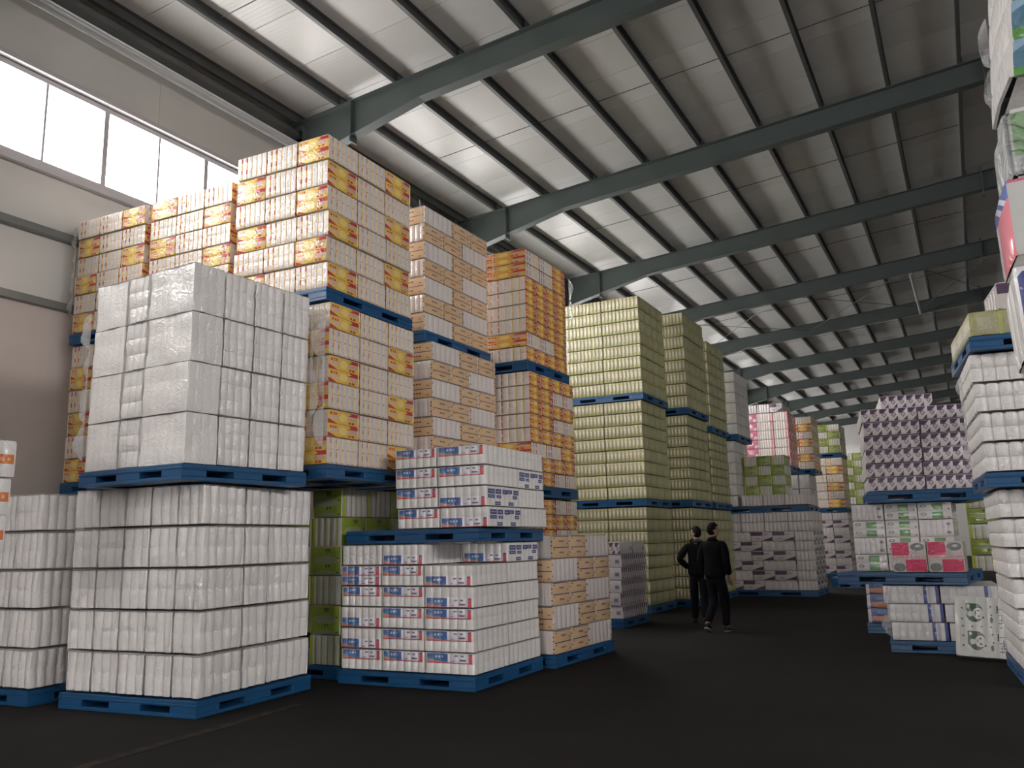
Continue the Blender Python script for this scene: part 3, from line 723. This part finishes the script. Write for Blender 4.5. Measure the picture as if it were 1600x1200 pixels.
# ------------------------------------------------------------------ pale green stacks
def grn(r, i, j): return ('green', 0)
GW = 1.82
for nm, C, w_, d_, z1, z2, z3, h1, h2, h3, yy in (('near', (-6.16, 17.72), GW, 1.75, 0, 2.24, 4.55, .258, .268, .274, 4), ('far', (-5.76, 19.75), 1.7, 1.8, 0, 2.26, 4.44, .260, .250, .29, 4), ('third', (-5.74, 21.72), 1.6, 1.7, 0, 2.26, 4.20, .260, .222, .28, 4)):
    stack_on_pallet('%s green bottom load' % nm, C, 0, w_, d_, z1, rep(8, h1, 2, yy, grn), jit=.02)
    stack_on_pallet('%s green middle load' % nm, C, 0, w_, d_, z2, rep(8, h2, 2, yy, grn), jit=.02)
    stack_on_pallet('%s green top load' % nm, (C[0]+.03, C[1]), 0, w_, d_, z3, rep(8, h3, 2, yy, grn), jit=.02)

# ------------------------------------------------------------------ purple cornered stack across the aisle end
def b1l(r):
    a = r % 2
    xs_ = [.8, .8, 1.2, .7] if a == 0 else [1.2, .8, .8, .7]
    def fn(i, j):
        if j > 0: return ('purplewide', 0)
        pr = i in (0, 1) if a == 0 else i in (1, 2)
        return ('purplewide', 1) if pr else ('purplewide', 0)
    return xs_, fn
lay = [(.252, b1l(r)[0], 3, b1l(r)[1]) for r in range(6)]+[(.252, 4, 3, lambda i, j: ('dotted', 0))]*2
stack_on_pallet('purple cross load', (-3.72, 23.6), 0, 2.5, 1.7, 0, lay, jit=.015)
pallet(-6.3, 23.6, 2.174, 0, 2.5, 1.7, 'above the purple cross load')
load('cross pallet row', (-3.82, 23.65), 0, 1.75, 1.6, 2.35, rep(1, .29, 3, 2, lambda r, i, j: ('dotted', 0)))
load('tall white roll load', (-5.62, 23.65), 0, 1.1, 1.6, 2.35, rep(6, .30, 2, 3, lambda r, i, j: ('rolldull', 0)))
stack_on_pallet('top white roll load', (-5.50, 23.65), 0, 1.25, 1.6, 4.17, rep(6, .292, 2, 3, lambda r, i, j: ('rolldull', 0)))
load('lime cross load', (-4.45, 24.35), 0, 1.15, .9, 2.645, rep(4, .275, 3, 2, lambda r, i, j: ('lime', (r+i+1) % 2)))

# ------------------------------------------------------------------ far stacks
def alt(kind): return lambda r, i, j: (kind, (r+i+j) % 2)
stack_on_pallet('far pink base load', (-5.50, 29.6), 0, 1.3, 1.5, 0, rep(7, .5, 3, 3, alt('rolldull')))
stack_on_pallet('far pink load', (-5.20, 29.6), 0, 1.5, 1.5, 3.70, rep(6, .30, 3, 3, lambda r, i, j: ('pinkflower', 1 if i == 0 else 0)))
load('row over far pink', (-5.35, 29.6), 0, 1.3, 1.4, 5.665, rep(1, .30, 3, 2, lambda r, i, j: ('purplewide', 1 if i == 2 else 0)))
stack_on_pallet('far orange base load', (-4.95, 31.5), 0, .8, 1.5, 0, rep(7, .5, 2, 3, alt('rolldull')))
stack_on_pallet('far orange load', (-4.75, 31.5), 0, .95, 1.5, 3.67, rep(7, .265, 2, 3, lambda r, i, j: ('yellow', r % 2)))
stack_on_pallet('far purple ground load', (-4.10, 34.0), 0, 1.7, 1.6, 0, rep(8, .275, 3, 3, lambda r, i, j: ('purplewide', (r+1) % 2)))
stack_on_pallet('far yellow load', (-4.15, 34.0), 0, 1.8, 1.6, 2.37, rep(6, .31, 3, 3, lambda r, i, j: ('yellow', 1 if (i == 2 and r % 2 == 0) else 0)))
stack_on_pallet('far lime load', (-4.15, 34.0), 0, 1.8, 1.6, 4.40, rep(4, .27, 4, 3, alt('lime')))
stack_on_pallet('distant lime ground load', (-3.05, 37.5), 0, 1.7, 1.6, 0, rep(8, .30, 3, 3, alt('lime')))
stack_on_pallet('distant lime upper load', (-3.05, 37.5), 0, 1.7, 1.6, 2.57, rep(7, .30, 3, 3, alt('lime')))
pallet(-3.95, 27.5, 0, 0, 1.3, 1.4, 'lower of two empty ones on the aisle floor')
pallet(-3.95, 27.5, .155, 0, 1.3, 1.4, 'upper of two empty ones on the aisle floor')

# ------------------------------------------------------------------ right bank
# ground load with navy edged bundles
stack_on_pallet('navy edged ground load', (-1.17, 12.85), 4, 1.45, 1.4, 0, rep(3, .236, [1, 1.05], 2, lambda r, i, j: ('navy', 0)), side='L', shift=(-.035, 0), load_shift=(.05, 0))
z1 = .155+3*.236+.015
pallet(-1.78, 12.95, z1, R(-6), 1.62, 1.72, 'under the green and white load')
def gwf(r, i, j):
    if r == 3: return ('greenwhite', 0 if i == 0 else 1)
    if r == 2: return ('greenwhite', 1 if i < 2 else 0)
    if r == 1: return ('greenwhite', 0 if i == 0 else 1) if j or i == 0 else ('greenwhite', 1)
    return ('greenwhite', 1)
load('green and white load', (-1.58, 13.25), -2, 1.32, 1.2, z1+.158, rep(4, .232, 3, 2, gwf), side='L')
load('pink pair on green load', (-1.08, 12.88), -6, .92, .34, z1+.158, rep(1, .40, [.9, .9], 1, lambda r, i, j: ('pink', 0)), side='L', group='pink packs in front of the green and white load')
zp = z1+.158+4*.232+.012
stack_on_pallet('purple diamond load', (-1.30, 12.95), 8.0, 1.50, 1.6, zp, rep(6, .192, 2, 3, lambda r, i, j: ('purple', 0)), side='L', jit=.03)
load('purple half row', (-1.05, 13.15), 8.0, .72, 1.2, zp+.155+6*.192+.006, rep(1, .19, 1, 2, lambda r, i, j: ('purple', 0)), side='L')
# stack behind it
stack_on_pallet('filmed back load', (-1.70, 15.2), 0, 1.5, 1.4, 0, rep(4, .22, 2, 2, lambda r, i, j: ('navy', 1)), side='L')
stack_on_pallet('lime back load', (-.14, 15.4), 0, 1.5, 1.5, .95, rep(9, .24, 3, 2, alt('lime')), side='L', pal=False)
# big white roll stack at the right edge
stack_on_pallet('right roll stack', (.27, 10.35), 4, 1.75, 1.7, 0, rep(6, .305, 2, 3, lambda r, i, j: ('rollgrid', 0)), side='L', shift=(-.012, 0))
zr = .155+6*.305+.012
stack_on_pallet('upper right roll stack', (.14, 10.2), 4.5, 1.75, 1.7, zr, rep(4, .315, 2, 3, lambda r, i, j: ('rollgrid', 0)), side='L', shift=(-.014, 0))
zr2 = zr+.155+4*.315+.012
stack_on_pallet('topmost green layer', (.13, 10.1), 7, 1.75, 1.7, zr2, rep(1, .27, 3, 3, lambda r, i, j: ('green', 1)), side='L')
load('topmost purple pack', (.42, 10.2), 8, .8, .8, zr2+.43, rep(1, .30, 1, 1, lambda r, i, j: ('purplewide', 1)), side='L')

#SECTION details
# ------------------------------------------------------------------ near right stack at the frame edge
K['rollbig'] = dict(name='toilet_roll_pack', d='plain roll pack', pitch=.12, nt=2, b=.010, roll=1, mats=[M['roll_dull']]*4)
lab = film_mat('navy_label_white_pack', (.74, .74, .78), [
    ((.045, .055, .24), ('rect', 'face', .014, .80, .05, .94)), ((.74, .74, .78), ('and', ('rect', 'face', .014, .035, .84, .94), ('half', 'face', 1, -.25, -.205)))], wr=(6, .2, .01))
K['navylabel'] = dict(name='navy_labelled_roll_pack', d='navy-label roll pack', nc=5, ne=3, nt=1, b=.006, mats=[lab, M['roll'], M['roll'], M['roll']])
pe_front = film_mat('pale_front_pink_rim', (.62, .62, .60), [((.66, .16, .24), ('rect', 'face', 0, 1, .955, 1)), ((.6, .35, .35), ('rect', 'face', .1, .8, 0, .06))], wr=(5, .2, .01))
pe_left = film_mat('pink_navy_side', (.82, .20, .27), [((.10, .16, .45), ('rect', 'face', 0, 1, .76, 1)), ((.75, .78, .88), ('and', ('rect', 'face', 0, 1, .76, 1), ('half', 'face', .6, 1, 1.30), ('not', ('half', 'face', .6, 1, 1.22)))),
    ((.75, .78, .88), ('and', ('rect', 'face', 0, 1, .76, 1), ('half', 'face', .6, 1, 1.14), ('not', ('half', 'face', .6, 1, 1.04)))), ((.78, .76, .78), ('rect', 'face', 0, .22, 0, .76))], wr=(5, .3, .01))
K['pinkrim'] = dict(name='pink_edged_pack', d='pink-edged pack', nc=1, ne=1, nt=1, b=.006, mats=[pe_front, pe_left, pe_front, pe_left])
gb_front = film_mat('blue_green_window_pack', (.30, .45, .62), [
    ((.06, .25, .06), ('rect', 'cell', None, None, 0, .3)), ((.10, .22, .32), ('ell', 'cell', .2, .5, .22, .40)), ((.12, .34, .08), ('ell', 'cell', .2, .12, .30, .18)), ((.55, .65, .72), ('rect', 'face', .28, .34, 0, 1))], wr=(6, .5, .02))
K['greenblue'] = dict(name='blue_green_pack', d='blue and green pack', nc=1, ne=1, nt=4, b=.02, mats=[gb_front, M['roll'], M['roll'], M['roll']])
K['haze'] = dict(name='film_wrapped_pack', d='film-wrapped grey pack', nc=2, ne=2, nt=1, b=.02, mats=[film_mat('greenish_grey_film', (.50, .52, .53), [((.28, .42, .25), ('rect', 'face', .03, .10, .3, 1))], wr=(6, .9, .03))]*4)
NX, NY = .235, 3.0
near = []
pallet(NX, NY, 0, 0, 1.1, 1.1, 'at right under the nearest stack')
z0 = .157
KEEP = []
def one(kind, x, y, z, w_, d_, h, rz, label, group=None, var=0, tilt=(0, 0)):
    o = link(K[kind]['name'], pack_mesh(kind, w_, d_, h, var)); o.location = (x+w_/2, y+d_/2, z); o.rotation_euler = (tilt[0], tilt[1], rz)
    tag(o, label, 'pack', group); KEEP.append(o); return o
zz = z0
for r in range(7):
    one('rollbig', NX+.05, NY, zz, 1.0, .95, .272, 0, 'plain roll pack %s up in the nearest right stack' % ORD[r], 'plain packs low in the nearest right stack', r % 3); zz += .277
zz += .005
nl = one('navylabel', NX-.055, NY, zz, .95, .45, .27, R(1), 'white roll pack with big navy label reading 1600 at right edge', tilt=(0, R(-2)))
one('pinkrim', NX-.062, NY, zz+.290, .95, .36, .250, R(4), 'pack with pink and navy side above the navy label at right edge', tilt=(0, R(-1)))
one('haze', NX-.045, NY+.02, zz+.548, .9, .42, .23, R(2), 'grey film-wrapped pack above the pink sided one at right edge')
one('greenblue', NX-.035, NY-.02, zz+.815, .9, .44, .54, R(6), 'topmost white pack with blue and green front at upper right edge', tilt=(0, R(4.5)))
font = bpy.data.curves.new('lettering', 'FONT'); font.body = '1600'; font.size = .062; font.extrude = .0008; font.shear = .25; font.offset = .0008
font.materials.append(plain('white_print', (.80, .80, .84), .5))
t = bpy.data.objects.new('lettering', font); COL.objects.link(t); t.parent = nl
t.rotation_euler = (R(90), R(-90), 0); t.location = (-.475+.165, -.4-.0015+.004, .115)
dgm = bpy.context.evaluated_depsgraph_get(); tme = bpy.data.meshes.new_from_object(t.evaluated_get(dgm)); bpy.data.objects.remove(t)
t = link('lettering', tme, nl, (-.475+.078, -.225-.0015, .115), (R(90), R(-90), 0)); t['label'] = 'white slanted digits 1600'
f2 = bpy.data.curves.new('small_lettering', 'FONT'); f2.body = '纸巾'; f2.size = .035; f2.extrude = .0006; f2.materials.append(bpy.data.materials['white_print'])
t2 = bpy.data.objects.new('small_lettering', f2); COL.objects.link(t2); dgm = bpy.context.evaluated_depsgraph_get(); tme = bpy.data.meshes.new_from_object(t2.evaluated_get(dgm)); bpy.data.objects.remove(t2)
link('small_lettering', tme, nl, (-.475+.075, -.225-.0015, .03), (R(90), R(-90), 0))

# ------------------------------------------------------------------ pack with green emblems leaning on the navy stack
GRN = (.035, .085, .05); INK = (.05, .055, .055)
def emblem(cy, dx=0):
    x = dx
    return [(GRN, ('ell', 'face', .31+x, cy, .135, .155)), (GRN, ('and', ('rect', 'face', .175+x, .30+x, cy-.07, cy+.155), ('half', 'face', 1, -.3, .5))),
            ((.60, .60, .58), ('ell', 'face', .365+x, cy-.01, .085, .095)), ((.60, .60, .58), ('ell', 'face', .25+x, cy-.02, .04, .045)), ((.60, .60, .58), ('ell', 'face', .22+x, cy+.11, .022, .028)),
            (INK, ('ell', 'face', .365+x, cy+.035, .022, .018)), (INK, ('ell', 'face', .375+x, cy-.055, .022, .018)), (INK, ('ell', 'face', .44+x, cy-.075, .014, .02)), (INK, ('ell', 'face', .325+x, cy-.0, .008, .03))]
def cross(cx, cy, r=.018): return (INK, ('or', ('rect', 'face', cx-r, cx+r, cy-r*.35, cy+r*.35), ('rect', 'face', cx-r*.35, cx+r*.35, cy-r, cy+r)))
LY = emblem(.73)+emblem(.27, .02)
for cx, cy in ((.12, .80), (.12, .62), (.13, .50), (.27, .50), (.41, .50), (.55, .50), (.70, .50), (.84, .50), (.13, .34), (.13, .18), (.55, .84), (.56, .70), (.84, .84), (.86, .60), (.57, .38), (.58, .25), (.86, .36), (.86, .12)): LY.append(cross(cx, cy))
for oy in (.0, -.46):
    for (a, b_, c, d_) in ((.66, .80, .70, .712), (.70, .83, .67, .682), (.72, .735, .60, .76), (.68, .78, .62, .635), (.76, .775, .58, .70), (.64, .66, .74, .86), (.66, .76, .80, .81), (.70, .71, .54, .66), (.66, .80, .565, .58)):
        LY.append((INK, ('rect', 'face', a, b_, c+oy, d_+oy)))
    LY.append((GRN, ('ell', 'face', .56, .62+oy, .022, .05)))
emb = film_mat('white_film_green_emblems', (.60, .60, .58), LY, wr=(7, .35, .012))
K['emblem'] = dict(name='emblem_roll_pack', d='emblem pack', nc=6, ne=1, nt=1, b=.010, roll=1, mats=[emb, M['roll'], M['roll'], M['roll']])
o = one('emblem', 0, 0, 0, .74, .14, .73, R(-6), 'white roll pack with two green panda emblems leaning on the navy-edged load', None, 0)
o.location = (-.02, 12.36, .025); o.rotation_euler = (R(-14), R(1.5), R(-10))

# ------------------------------------------------------------------ loose stretch film
fm = N('clear_stretch_film'); tr = fm.n('ShaderNodeBsdfTransparent'); fm.set(Base_Color=(.92, .93, .95, 1), Roughness=.15, Transmission_Weight=.35, IOR=1.1); mx = fm.n('ShaderNodeMixShader'); mx.inputs[0].default_value = .34
fm.wrinkle(14, .8, .02)
fm.l(tr.outputs[0], mx.inputs[1]); fm.l(fm.b.outputs[0], mx.inputs[2]); fm.l(mx.outputs[0], fm.t.nodes['Material Output'].inputs['Surface']); fm = fm.mat
def film(x, y, zs, zt, out, wid, lobes, label, seed=0):
    """scalloped flap hanging off a load's vertical edge, pinched between lobes"""
    rg = random.Random(seed); ox, oy = math.cos(out), math.sin(out)
    v = []; f = []; n = lobes*8; cols = 5
    for i in range(n+1):
        t = i/n; q = (t*lobes) % 1.0 if i < n else 0
        wd = wid*(.10+.9*math.sin(math.pi*q)**.7)*(.8+.4*math.sin(i//8*2.1+seed))
        for j in range(cols):
            a = j/(cols-1); bul = .02*math.sin(9*t*lobes+3*a+seed)*a
            v.append((x+ox*wd*a-oy*bul, y+oy*wd*a+ox*bul, zs+(zt-zs)*t+rg.uniform(-.006, .006)))
    for i in range(n):
        for j in range(cols-1):
            b_ = i*cols+j; f.append((b_, b_+1, b_+cols+1, b_+cols))
    me = bpy.data.meshes.new('stretch_film'); me.from_pydata(v, [], f); me.materials.append(fm)
    me.polygons.foreach_set('use_smooth', [True]*len(f))
    o = link('stretch_film', me); md = o.modifiers.new('thickness', 'SOLIDIFY'); md.thickness = .0008
    tag(o, label, 'film', 'loose stretch film')
    return o
def cor(C, rot, w_, a, b_):                   # point on a load: a of width from right, b_ back
    rz = R(rot); return C[0]-w_*a*math.cos(rz)-b_*math.sin(rz), C[1]-w_*a*math.sin(rz)+b_*math.cos(rz)
px, py = cor((-6.45, 5.62), -3.5, 1.60, 1, 0)
film(px-.012, py+.03, 2.45, 4.02, R(183), .13, 4, 'clear film flap on left edge of the upper front white stack', 1)
px, py = cor((-6.41, 5.62), -3.5, 1.60, 0, 1.60)
film(px+.03, py-.06, 2.9, 4.02, R(20), .09, 2, 'clear film flap on back edge of the upper front white stack', 2)
film(-6.20, 7.30, 2.60, 4.05, R(215), .14, 3, 'clear film flap on corner of the aisle column middle load', 3)
film(-6.17, 9.12, 5.55, 6.10, R(60), .10, 1, 'clear film flap on back edge of the aisle column top load', 4)
film(-6.18, 11.13, 5.55, 5.95, R(70), .09, 1, 'clear film flap on back edge of the tan top load', 5)
film(-5.60, 12.70, 5.1, 5.85, R(70), .08, 2, 'clear film flap on back edge of the orange top load', 6)
film(-10.68, 7.30, 4.7, 6.0, R(185), .08, 4, 'clear film flap at the wall column top load', 7)
film(.02, 11.0, 2.3, 3.3, R(180), .06, 4, 'clear film flap on left edge of the upper right roll stack', 8)
film(-1.14, 12.85, .2, .85, R(185), .12, 2, 'clear film flap on left edge of the navy-edged ground load', 9)
film(.222, 3.40, 3.02, 3.42, R(185), .06, 2, 'clear film flap on the topmost pack at upper right edge', 10)

# ------------------------------------------------------------------ people
dg = bpy.context.evaluated_depsgraph_get
def skin_mesh(name, chains, mat, sub=1, extra=None):
    """chains: lists of (point, radius) ; chains share points by position; returns a mesh of the skinned result"""
    vid = {}; vs = []; rs = []; es = []
    for ch in chains:
        prev = None
        for p, r_ in ch:
            k = tuple(round(c, 4) for c in p)
            if k not in vid: vid[k] = len(vs); vs.append(p); rs.append(r_)
            if prev is not None and prev != vid[k]: es.append((prev, vid[k]))
            prev = vid[k]
    me = bpy.data.meshes.new(name); me.from_pydata(vs, es, [])
    o = bpy.data.objects.new(name, me); COL.objects.link(o)
    sk = o.modifiers.new('skin', 'SKIN'); sk.use_smooth_shade = True; sk.branch_smoothing = .6
    lay = me.skin_vertices[0].data
    for i, r_ in enumerate(rs):
        lay[i].radius = r_ if isinstance(r_, tuple) else (r_, r_); lay[i].use_root = (i == 0)
    sb = o.modifiers.new('sub', 'SUBSURF'); sb.levels = sub; sb.render_levels = sub
    out = bpy.data.meshes.new_from_object(o.evaluated_get(dg())); bpy.data.objects.remove(o)
    if extra:
        bm = bmesh.new(); bm.from_mesh(out)
        for (c, s3, rx) in extra:
            mt = Matrix.Translation(c) @ rx @ Matrix.Diagonal((*s3, 1))
            bmesh.ops.create_icosphere(bm, subdivisions=3, radius=1, matrix=mt)
        bm.to_mesh(out); bm.free()
    out.materials.clear(); out.materials.append(mat)
    out.polygons.foreach_set('use_smooth', [True]*len(out.polygons)); out.name = name
    return out
skinm = plain('skin', (.42, .24, .17), .55); hairm = plain('black_hair', (.006, .005, .005), .7, spec=.15)
blackc = plain('black_cloth', (.005, .0052, .006), .9, spec=.12, bump=(8, .3, .01)); blackt = plain('dark_trouser_cloth', (.006, .006, .009), .9, spec=.12, bump=(8, .3, .01))
shoem = plain('black_shoe', (.01, .01, .01), .5); solem = plain('pale_shoe_sole', (.50, .50, .50), .6)
greyc = plain('grey_collar_cloth', (.06, .06, .06), .8)
def person(loc, yaw, head_yaw, H, legs, arms, label, collar=False, soles=False):
    """legs: (hip,knee,ankle,toe) per side; arms: (elbow,wrist) per side; local frame: +Y ahead, +X right, metres at height 1"""
    S = H
    V = lambda p: Vector(p)*S
    root = empty('person', loc, yaw); tag(root, label, 'person')
    pel, wa, ch, nk, hb = V((0, 0, .53)), V((0, .005, .62)), V((0, .015, .74)), V((0, .008, .845)), V((0, .012, .90))
    hm = Matrix.Rotation(head_yaw, 4, 'Z'); hc = V((0, .012, .932))
    chains = [[(pel, (.080*S, .052*S)), (wa, (.068*S, .044*S)), (ch, (.080*S, .046*S)), (nk, .032*S), (hb, .036*S)]]
    sh = {}
    for s, (el, wr) in zip((-1, 1), arms):
        so = V((.105*s, 0, .80)); sh[s] = so; el, wr = V(el), V(wr)
        d = (wr-el).normalized(); hd = wr+d*.045*S
        chains.append([(ch, (.080*S, .046*S)), (so, .034*S), (el, .024*S), (wr, .016*S), (hd, (.021*S, .012*S))])
        side = d.cross(Vector((0, 1, 0.2))).normalized()
        for q, (off, ln_) in enumerate(((-.018, .040), (-.006, .047), (.006, .045), (.017, .036))):
            b0 = hd+side*off*S+d*.012*S; m1 = b0+d*ln_*S*.5; m2 = m1+(d*.7+Vector((0, .5, 0))).normalized()*ln_*S*.5
            chains.append([(hd, (.021*S, .012*S)), (b0, .0058*S), (m1, .0052*S), (m2, .0045*S)])
        th = wr+d*.018*S+side*-.02*S; chains.append([(wr, .016*S), (th, .007*S), (th+(d-side*.6).normalized()*.022*S, .0055*S)])
    for s, (kn, an, to) in zip((-1, 1), legs):
        hp = V((.048*s, 0, .50)); kn, an, to = V(kn), V(an), V(to)
        chains.append([(pel, (.085*S, .062*S)), (hp, .050*S), (kn, .032*S), (an, .021*S), (to, (.022*S, .014*S))])
    I = Matrix.Identity(4)
    def hp_(v): return hc+(hm @ Vector(v))*S
    ex = [(hc, (.042*S, .052*S, .062*S), hm), (hp_((0, .052, -.012)), (.007*S, .012*S, .011*S), hm), (hp_((0, .030, -.042)), (.022*S, .020*S, .018*S), hm)]
    for s in (-1, 1):
        ex += [(hp_((.042*s, -.002, -.008)), (.005*S, .010*S, .017*S), hm)]
    link('body', skin_mesh('body', chains, skinm, 1, ex), root)
    # eyes, brows and mouth
    fm_ = bmesh.new()
    for c, s3 in ((( .016, .0475, .004), (.006, .004, .003)), ((-.016, .0475, .004), (.006, .004, .003)), ((0, .0475, -.034), (.012, .004, .0025)), ((.016, .049, .015), (.010, .003, .002)), ((-.016, .049, .015), (.010, .003, .002))):
        bmesh.ops.create_icosphere(fm_, subdivisions=1, radius=1, matrix=Matrix.Translation(hp_(c)) @ hm @ Matrix.Diagonal((s3[0]*S, s3[1]*S, s3[2]*S, 1)))
    me = bpy.data.meshes.new('facial_features'); fm_.to_mesh(me); fm_.free(); me.materials.append(hairm); link('facial_features', me, root)
    # hair: cap over the skull, short at the neck
    bm = bmesh.new(); bmesh.ops.create_icosphere(bm, subdivisions=4, radius=1)
    for v in list(bm.verts):
        if (v.co.y > .42 and v.co.z < .40) or (v.co.z < -.80) or (v.co.z < -.02 and v.co.y > .12): bm.verts.remove(v)
    for v in bm.verts:
        n_ = 1+.05*noise.noise(v.co*7); v.co = Vector((v.co.x*.0465*n_, v.co.y*.057*n_-.003, v.co.z*.0665*n_+.003))*S
    me = bpy.data.meshes.new('hair'); bm.to_mesh(me); bm.free(); me.materials.append(hairm); me.transform(Matrix.Translation(hc) @ hm)
    h = link('hair', me, root); md = h.modifiers.new('t', 'SOLIDIFY'); md.thickness = .006
    # jacket
    g = 1.0
    jc = [[(V((0, -.005, .455)), (.118*S, .092*S)), (V((0, 0, .56)), (.116*S, .090*S)), (V((0, 0, .66)), (.112*S, .086*S)), (V((0, .005, .745)), (.108*S, .074*S)), (V((0, -.002, .825)), (.072*S, .060*S)), (V((0, .0, .872)), (.050*S, .050*S))]]
    for s, (el, wr) in zip((-1, 1), arms):
        el, wr = V(el), V(wr)
        jc.append([(V((0, .005, .745)), (.108*S, .074*S)), (sh[s], .048*S), (sh[s].lerp(el, .5), .043*S), (el, .038*S), (el.lerp(wr, .92), .031*S)])
    link('jacket', skin_mesh('jacket', jc, blackc, 2), root)
    if collar:
        link('collar', skin_mesh('collar', [[(V((-.055, -.02, .838)), .02*S), (V((0, -.035, .85)), .022*S), (V((.055, -.02, .838)), .02*S)]], greyc, 1), root)
    tr_ = [[(V((0, 0, .58)), (.098*S, .076*S)), (V((0, 0, .51)), (.090*S, .068*S))]]
    for s, (kn, an, to) in zip((-1, 1), legs):
        kn, an = V(kn), V(an); hp = V((.050*s, 0, .465))
        tr_.append([(V((0, 0, .51)), (.090*S, .068*S)), (hp, .060*S), (kn, .046*S), (kn.lerp(an, .55), .040*S), (kn.lerp(an, .97), .037*S)])
    link('trousers', skin_mesh('trousers', tr_, blackt, 2), root)
    for s, (kn, an, to) in zip((-1, 1), legs):
        an, to = V(an), V(to); dirv = (to-an); hl = an-Vector((dirv.x, dirv.y, 0)).normalized()*.022*S; hl.z = an.z-.018*S
        up = Vector((0, 0, 1)); ball = an.lerp(to, .75); ball.z -= .0
        sh_ = link('shoe', skin_mesh('shoe', [[(hl, (.026*S, .024*S)), (an+Vector((0, 0, .0)), (.028*S, .026*S)), (ball, (.029*S, .019*S)), (to+(to-an).normalized()*.018*S, (.020*S, .013*S))]], shoem, 2), root)
        if soles:
            dn = (to-hl).normalized().cross(Vector((1, 0, 0))); dn = dn if dn.z < 0 else -dn
            o_ = dn*.021*S
            link('sole', skin_mesh('sole', [[(hl+o_-(to-hl).normalized()*.01*S, (.026*S, .007*S)), (ball+o_, (.030*S, .007*S)), (to+o_*.75+(to-an).normalized()*.022*S, (.020*S, .006*S))]], solem, 2), sh_)
    return root
# right man, seen from behind, mid stride, face turned to the right
person((-3.98, 14.75, 0), R(-14), R(-48), 1.80,
       [((-.045, .03, .28), (-.055, -.10, .075), (-.06, -.045, .018)), ((.05, .075, .275), (.055, .055, .035), (.06, .125, .014))],
       [((-.135, -.03, .64), (-.125, .05, .50)), ((.138, -.03, .64), (.130, .03, .50))],
       'man in black jacket and trousers walking right, pale shoe soles showing', soles=True)
person((-4.62, 15.95, 0), R(16), R(62), 1.76,
       [((-.05, .06, .275), (-.055, .05, .035), (-.06, .12, .014)), ((.05, .0, .28), (.052, -.06, .05), (.055, .01, .016))],
       [((-.185, -.06, .66), (-.09, .04, .56)), ((.15, -.03, .64), (.14, .05, .50))],
       'man in black jacket with grey collar looking left, walking behind another', collar=True)

# ------------------------------------------------------------------ leave out packs that nothing of shows
from mathutils.bvhtree import BVHTree
bpy.context.view_layer.update()
def hull(o, grow=.006):
    bb = [Vector(c) for c in o.bound_box]; lo = bb[0]; hi = bb[6]
    g = Vector((grow,)*3); lo, hi = lo-g, hi+g; mw = o.matrix_world
    return [mw @ Vector((x, y, z)) for x in (lo.x, hi.x) for y in (lo.y, hi.y) for z in (lo.z, hi.z)]
V_, P_ = [], []
Q = ((0, 1, 3, 2), (4, 6, 7, 5), (0, 4, 5, 1), (2, 3, 7, 6), (0, 2, 6, 4), (1, 5, 7, 3))
for o in PACKS+KEEP:
    b = len(V_); V_ += hull(o); P_ += [tuple(b+k for k in q) for q in Q]
tree = BVHTree.FromPolygons(V_, P_)
c0 = CAM.matrix_world.translation.copy()
eyes = [c0, c0+C_RT*.7, c0-C_RT*.7]
F_ = 1345.2
def in_frame(p, m=15):
    q = p-c0; d = q @ C_FW
    if d <= .1: return False
    u = 800+F_*(q @ C_RT)/d; v = 600-F_*(q @ C_UP)/d
    return -m < u < 1600+m and -m < v < 1200+m
def seen(o):
    h = hull(o, .004)
    for q in Q:
        a, b, c, d = [h[k] for k in q]; n = (b-a).cross(d-a).normalized(); ce = (a+b+c+d)/4
        if (ce-(h[0]+h[7])/2) @ n < 0: n = -n
        for i in range(5):
            for j in range(5):
                s_, t_ = (i+.5)/5, (j+.5)/5
                p = (a*(1-s_)+b*s_)*(1-t_)+(d*(1-s_)+c*s_)*t_+n*.02
                if not in_frame(p): continue
                for e in eyes:
                    dv = e-p
                    if dv @ n <= 0: continue
                    L = dv.length; hit = tree.ray_cast(p, dv/L, L-.05)
                    if hit[0] is None: return True
    return False
gone = [o for o in PACKS if not seen(o)]
left = len(PACKS)-len(gone)
for o in gone: bpy.data.objects.remove(o)
print('packs kept', left, 'left out', len(gone))
